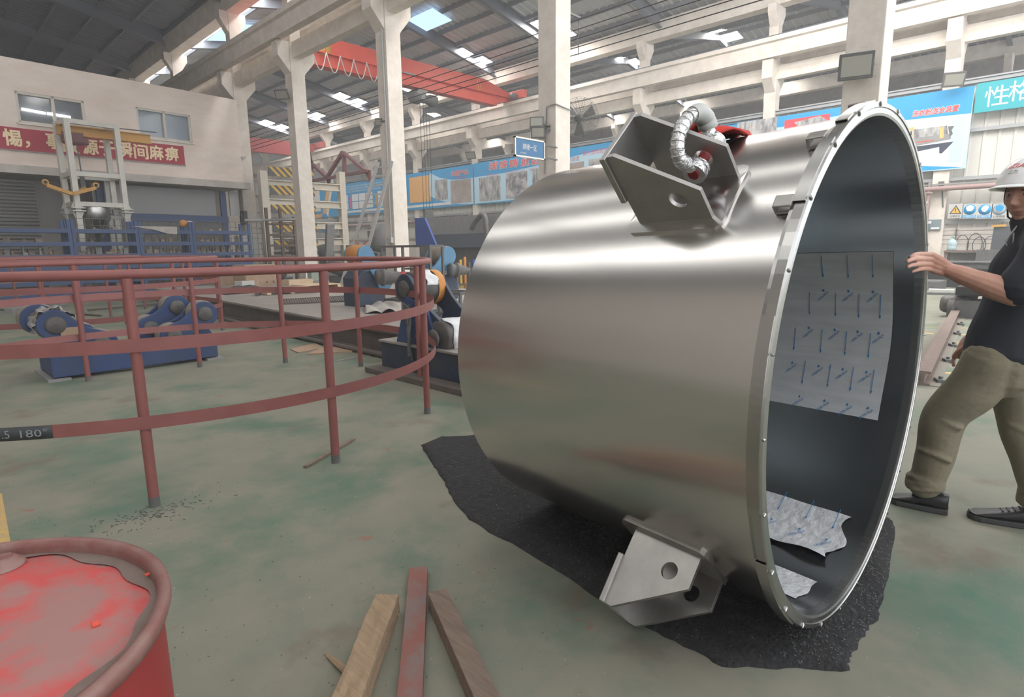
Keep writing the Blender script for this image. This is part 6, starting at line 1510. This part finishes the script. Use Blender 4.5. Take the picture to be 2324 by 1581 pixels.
# four bent fingers coming round the rim onto its open face, and the thumb behind the rim
fin = [((2094, 576), (2078, 577), (2066, 583), .0086, .034, .497), ((2091, 587), (2071, 588), (2059, 593), .0090, .0115, .493), ((2091, 599), (2072, 601), (2060, 605), .0088, -.0115, .493), ((2094, 610), (2079, 613), (2070, 616), .0078, -.034, .497)]
for (a, c, e, r, dz, yy) in fin:
    limb(body, [(kn+V((0, 0, dz)), r*1.30), (PY(yy-.006, *a), r*1.14), (PY(yy-.004, *c), r*1.02), (PY(yy+.004, *e), r*.86)], 10)
limb(body, [(wr_.lerp(kn, .25)+V((.012, .02, .022)), .016), (kn+V((.03, .05, .034)), .0125), (kn+V((.012, .09, .040)), .0105), (kn+V((-.012, .108, .040)), .009)], 10)
# far arm hanging, hand behind the hip
far_sh = V((3.80, .12, 1.335)); limb(body, [(far_sh, .058), (V((3.86, .12, 1.10)), .05), (V((3.80, .31, .93)), .036)])
hb = mp(2194, 783, 3.74); limb(body, [(V((3.80, .31, .93)), .034), (hb+V((.01, -.01, .02)), .036), (hb+V((0, .02, -.05)), .026)])
for k in range(4): limb(body, [(hb+V((.02-.012*k, .02, -.04)), .0095), (hb+V((.012-.012*k, .045, -.075)), .009), (hb+V((.0-.012*k, .04, -.105)), .008)], 8)
limb(body, [(hb+V((-.02, .0, 0)), .013), (hb+V((-.035, .03, -.03)), .010), (hb+V((-.03, .045, -.06)), .009)], 8)
# legs inside the trousers
lk, la = V((3.50, .40, .485)), V((3.515, .455, .09)); rk_, ra = V((3.66, .13, .475)), V((3.64, .02, .09))
limb(body, [(V((3.53, .24, .84)), .09), (lk, .058), (la, .04)]); limb(body, [(V((3.66, .18, .84)), .09), (rk_, .058), (ra, .04)])
body.build('body', M_skin, man, remesh=.0032, smooth_it=2)
# eyes, brows, hair
for s in (-1, 1):
    e = HC+hl*(s*.031)+hu*.014+hf*.0715
    q = MB(); q.ball(e, (.011, .015, .0065), 12, Matrix((hf, hl, hu)).transposed()); ey = q.build('eye', mat('eye_white', (.55, .50, .47), .3), man)
    q = MB(); q.ball(e+hf*.0085-hl*.001-hu*.001, (.0035, .0062, .0055), 10, Matrix((hf, hl, hu)).transposed()); q.build('iris', M_black, ey)
    q = MB().tube([HC+hl*(s*y)+hu*(.030+z)+hf*x for y, z, x in ((.014, 0, .092), (.032, .004, .086), (.050, -.002, .071))], [.0035, .0042, .002], 6); q.build('eyebrow', M_hair, man)
    q = MB().tube([HC+hl*(s*y)+hu*(.019+z)+hf*x for y, z, x in ((.016, -.003, .083), (.031, .002, .083), (.046, -.004, .071))], .0022, 6); q.build('eyelid', M_skin, man)
q = MB().tube([HC+hl*y+hu*z+hf*x for y, z, x in ((-.026, -.064, .074), (-.012, -.0615, .086), (0, -.063, .090), (.012, -.0615, .086), (.026, -.064, .074))], [.001, .0028, .0026, .0028, .001], 6); q.build('mouth_line', mat('lip', (.30, .12, .10), .5), man)
q = MB()
def hair(u, v):
    a = PI*(.36+1.28*u); t = .12+(.42+.07*math.sin(u*PI)+(.03 if u < .08 or u > .92 else 0))*v; p = head_pt(a, t); return HC+(p-HC)*1.02
q.grid(hair, 30, 14); q.build('hair', M_hair, man, solid=.005, soff=1)
# helmet with peak, printed name and strap
hh = bpy.data.objects.new('helmet', None); COL.objects.link(hh); hh.parent = man; w0 = HC+hu*.04; hh.location = w0-V(man['_w']); hh['_w'] = tuple(w0)
hup = (hu*.985-hf*.16).normalized(); hfw = hl.cross(hup)*-1
if hfw.dot(hf) < 0: hfw = -hfw
HB = HC+hu*.043-hf*.005
def dome(u, v):
    a = u*2*PI; b = v*PI/2*1.02; rx, ry, rz = .140, .118, .138
    rdg = .006*math.exp(-(math.sin(a)*math.sin(b)/.14)**2)*math.sin(b)
    return HB + hfw*(rx*math.cos(a)*math.sin(b)) + hl*(ry*math.sin(a)*math.sin(b)) + hup*((rz+rdg)*math.cos(b))
q = MB(); q.grid(dome, 56, 22, cu=True); q.build('dome', M_helmet, hh, solid=.004)
def brim(u, v):
    a = u*2*PI; k = .010+.048*max(0, math.cos(a))**2.2; e = v
    return HB + hfw*((.140+k*e)*math.cos(a)) + hl*((.118+.012*e+.010*e*max(0, math.cos(a)))*math.sin(a)) - hup*(.002+.012*e*e*(.4+max(0, math.cos(a))))
q = MB(); q.grid(brim, 56, 5, cu=True); q.build('brim', M_helmet, hh, solid=.005)
q = MB(); q.tube([HC+hl*.082+hu*.035-hf*.0, HC+hl*.082-hu*.03+hf*.005, HC+hl*.062-hu*.085+hf*.03, HC-hu*.124+hf*.055, HC-hl*.062-hu*.085+hf*.03, HC-hl*.082-hu*.03, HC-hl*.082+hu*.035], .0042, 6); q.build('chin_strap', M_black, hh)
for s in (-1, 1): q = MB(); q.ball(dome(.20*s % 1, .80), .006, 8); q.build('rivet', M_mgrey, hh)
def on_dome(par, nm, body_, u0, v0, w, h, m, sh=0.0):
    o = dome(u0, v0); tu = (dome(u0+.01, v0)-dome(u0-.01, v0)).normalized(); tv = (dome(u0, v0-.02)-dome(u0, v0+.02)).normalized(); n_ = (o-HB).normalized()
    b = MB(); b.text(body_, V((0, 0, 0)), (1, 0, 0), (0, 1, 0), w=w, h=h, shear=sh)
    sg = 1 if tu.cross(tv).dot(n_) > 0 else -1
    vs = []
    for v_ in b.v:
        du = sg*v_.x/(.13*2*PI*math.sin(v0*PI/2)); dv = v_.y/(.13*PI/2); p = dome(u0+du, v0-dv); vs.append(p+(p-HB).normalized()*.002)
    b.v = vs; b.build(nm, m, par)
on_dome(hh, 'printed_name', 'IZIA', 0.0, .60, .072, .022, M_posterr, .25)
on_dome(hh, 'printed_name', '之力', 0.0, .74, .040, .018, M_dkgrey)
# shirt
q = MB()
limb(q, [(V((3.625, .165, 1.375)), .10), (V((3.615, .17, 1.22)), .158), (V((3.60, .19, 1.05)), .150), (V((3.59, .22, .90)), .158), (V((3.59, .225, .835)), .162)], 20)
limb(q, [(V((3.53, .14, 1.36)), .085), (sh_+V((0, .02, 0)), .090), (sh_.lerp(el, .45), .086), (sh_.lerp(el, .84), .088)], 18)
limb(q, [(V((3.70, .15, 1.35)), .09), (far_sh, .085), (V((3.858, .115, 1.14)), .078)], 16)
limb(q, [(V((3.61, .17, 1.40)), .085), (HC+V((.015, -.01, -.115)), .070)], 16)
# squash front-to-back so the chest is broader than deep
q.build('shirt', M_shirt, man, remesh=.009, smooth_it=4)
q = MB()
nk = HC+hf*.062-hu*.125
q.tube([nk, nk+hf*.02-hu*.03+hl*.01, nk+hf*.03-hu*.07+hl*.03, nk+hf*.03-hu*.095+hl*.012, nk+hf*.03-hu*.07-hl*.006, nk+hf*.025-hu*.03-hl*.002], .0032, 6)
q.build('drawstring', M_lgrey, man)
# trousers
q = MB()
limb(q, [(V((3.59, .225, .86)), .150), (V((3.585, .235, .77)), .158)], 18)
limb(q, [(V((3.525, .26, .80)), .118), (V((3.512, .315, .66)), .112), (lk+V((0, .012, .02)), .096), (V((3.505, .432, .31)), .086), (V((3.512, .452, .18)), .078), (la+V((0, .008, .035)), .074)], 18)
limb(q, [(V((3.655, .20, .80)), .118), (V((3.66, .165, .66)), .108), (rk_, .092), (V((3.65, .07, .30)), .082), (ra+V((0, .0, .05)), .074)], 18)
for p, r in ((la, .080), (ra, .080)):
    for k in range(3): q.tube([p+V((.0, .008, .03+.025*k))+V((r*math.cos(t), r*math.sin(t), .008*math.sin(2*t+k))) for t in [i*2*PI/20 for i in range(20)]], .010, 8, closed=True)
for (p, ang) in ((lk, .5), (rk_, .2), (V((3.505, .43, .30)), .9), (V((3.512, .33, .62)), .2)):
    q.tube([p+V((-.088*math.cos(t), .088*math.sin(t), .03*math.sin(t*1.3+ang))) for t in [-.9+i*.2 for i in range(10)]], .012, 8)
q.build('trousers', M_khaki, man, remesh=.009, smooth_it=3)
# shoes
def shoe(heel, toe, nm):
    heel = V(heel); toe = V(toe); d = (toe-heel); L_ = d.length; d.normalize(); s_ = V((d.y, -d.x, 0)).normalized()
    def f(u, v):
        a = v*2*PI; w = .036+.014*math.sin(min(1, u*1.25)*PI*.62+.25); w *= (1-max(0, (u-.86)/.14)**2*.75); w *= 1-.22*max(0, (.1-u)/.1)
        top = .098-.02*max(0, u-.2) if u < .34 else .098-.003-.062*((u-.34)/.66)**.75
        if u > .9: top *= 1-.35*((u-.9)/.1)
        z0 = .022+.02*max(0, (u-.75)/.25)**2
        zc = (top+z0)/2; hz__ = (top-z0)/2; c_, s__ = math.cos(a), math.sin(a)
        return heel+d*(L_*u)+s_*(w*math.copysign(abs(c_)**.75, c_))+V((0, 0, zc+hz__*math.copysign(abs(s__)**.85, s__)))
    b = MB(); b.grid(f, 22, 20, cv=True); b.add([f(0, i/20) for i in range(20)], [list(range(20))]); b.add([f(1, i/20) for i in range(20)], [list(range(20))])
    sh__ = b.build(nm, M_shoe, man, weld=True)
    out_ = [(0, -.8), (-.02, -.3), (-.02, .3), (0, .8)]
    pr = []
    for i in range(16): u = i/15; w = (.040+.014*math.sin(min(1, u*1.25)*PI*.62+.25))*(1-max(0, (u-.86)/.14)**2*.7); pr.append((L_*(u*1.02-.01), w))
    pr += [(x, -w) for x, w in reversed(pr)]
    b = MB(); b.prism(pr, heel+V((0, 0, .002)), d, s_, (0, 0, .024)); b.build('sole', M_sole, sh__, bevel=.004)
    b = MB()
    for k in range(4): p = f(.40+.07*k, .25); b.bar(p-s_*.022+V((0, 0, .001)), p+s_*.022+V((0, 0, .001)), .007, .005)
    b.build('laces', M_black, sh__)
h0 = G(2150, 1164); t0 = G(2020, 1136)
shoe((h0.x, h0.y, 0), (t0.x, t0.y, 0), 'shoe')
shoe((3.64, -.035, 0), (G(2196, 1172).x, G(2196, 1172).y+.0, 0), 'shoe')
# ------------------------------------------------------------------ thin welding haze in the air of the halls
hm = bpy.data.materials.new('hazy_air'); hm.use_nodes = True
_n = hm.node_tree; _n.nodes.clear()
_s = _n.nodes.new('ShaderNodeVolumeScatter'); _s.inputs['Density'].default_value = 0.0055; _s.inputs['Color'].default_value = (1, 1, 1, 1)
_o = _n.nodes.new('ShaderNodeOutputMaterial'); _n.links.new(_s.outputs[0], _o.inputs['Volume'])
tag(MB().box((20.9, 24.0, 6.8), (59.0, 74.0, 14.2)).build('haze', hm), 'thin pale welding haze in the air of the halls', 'haze', kind='stuff')
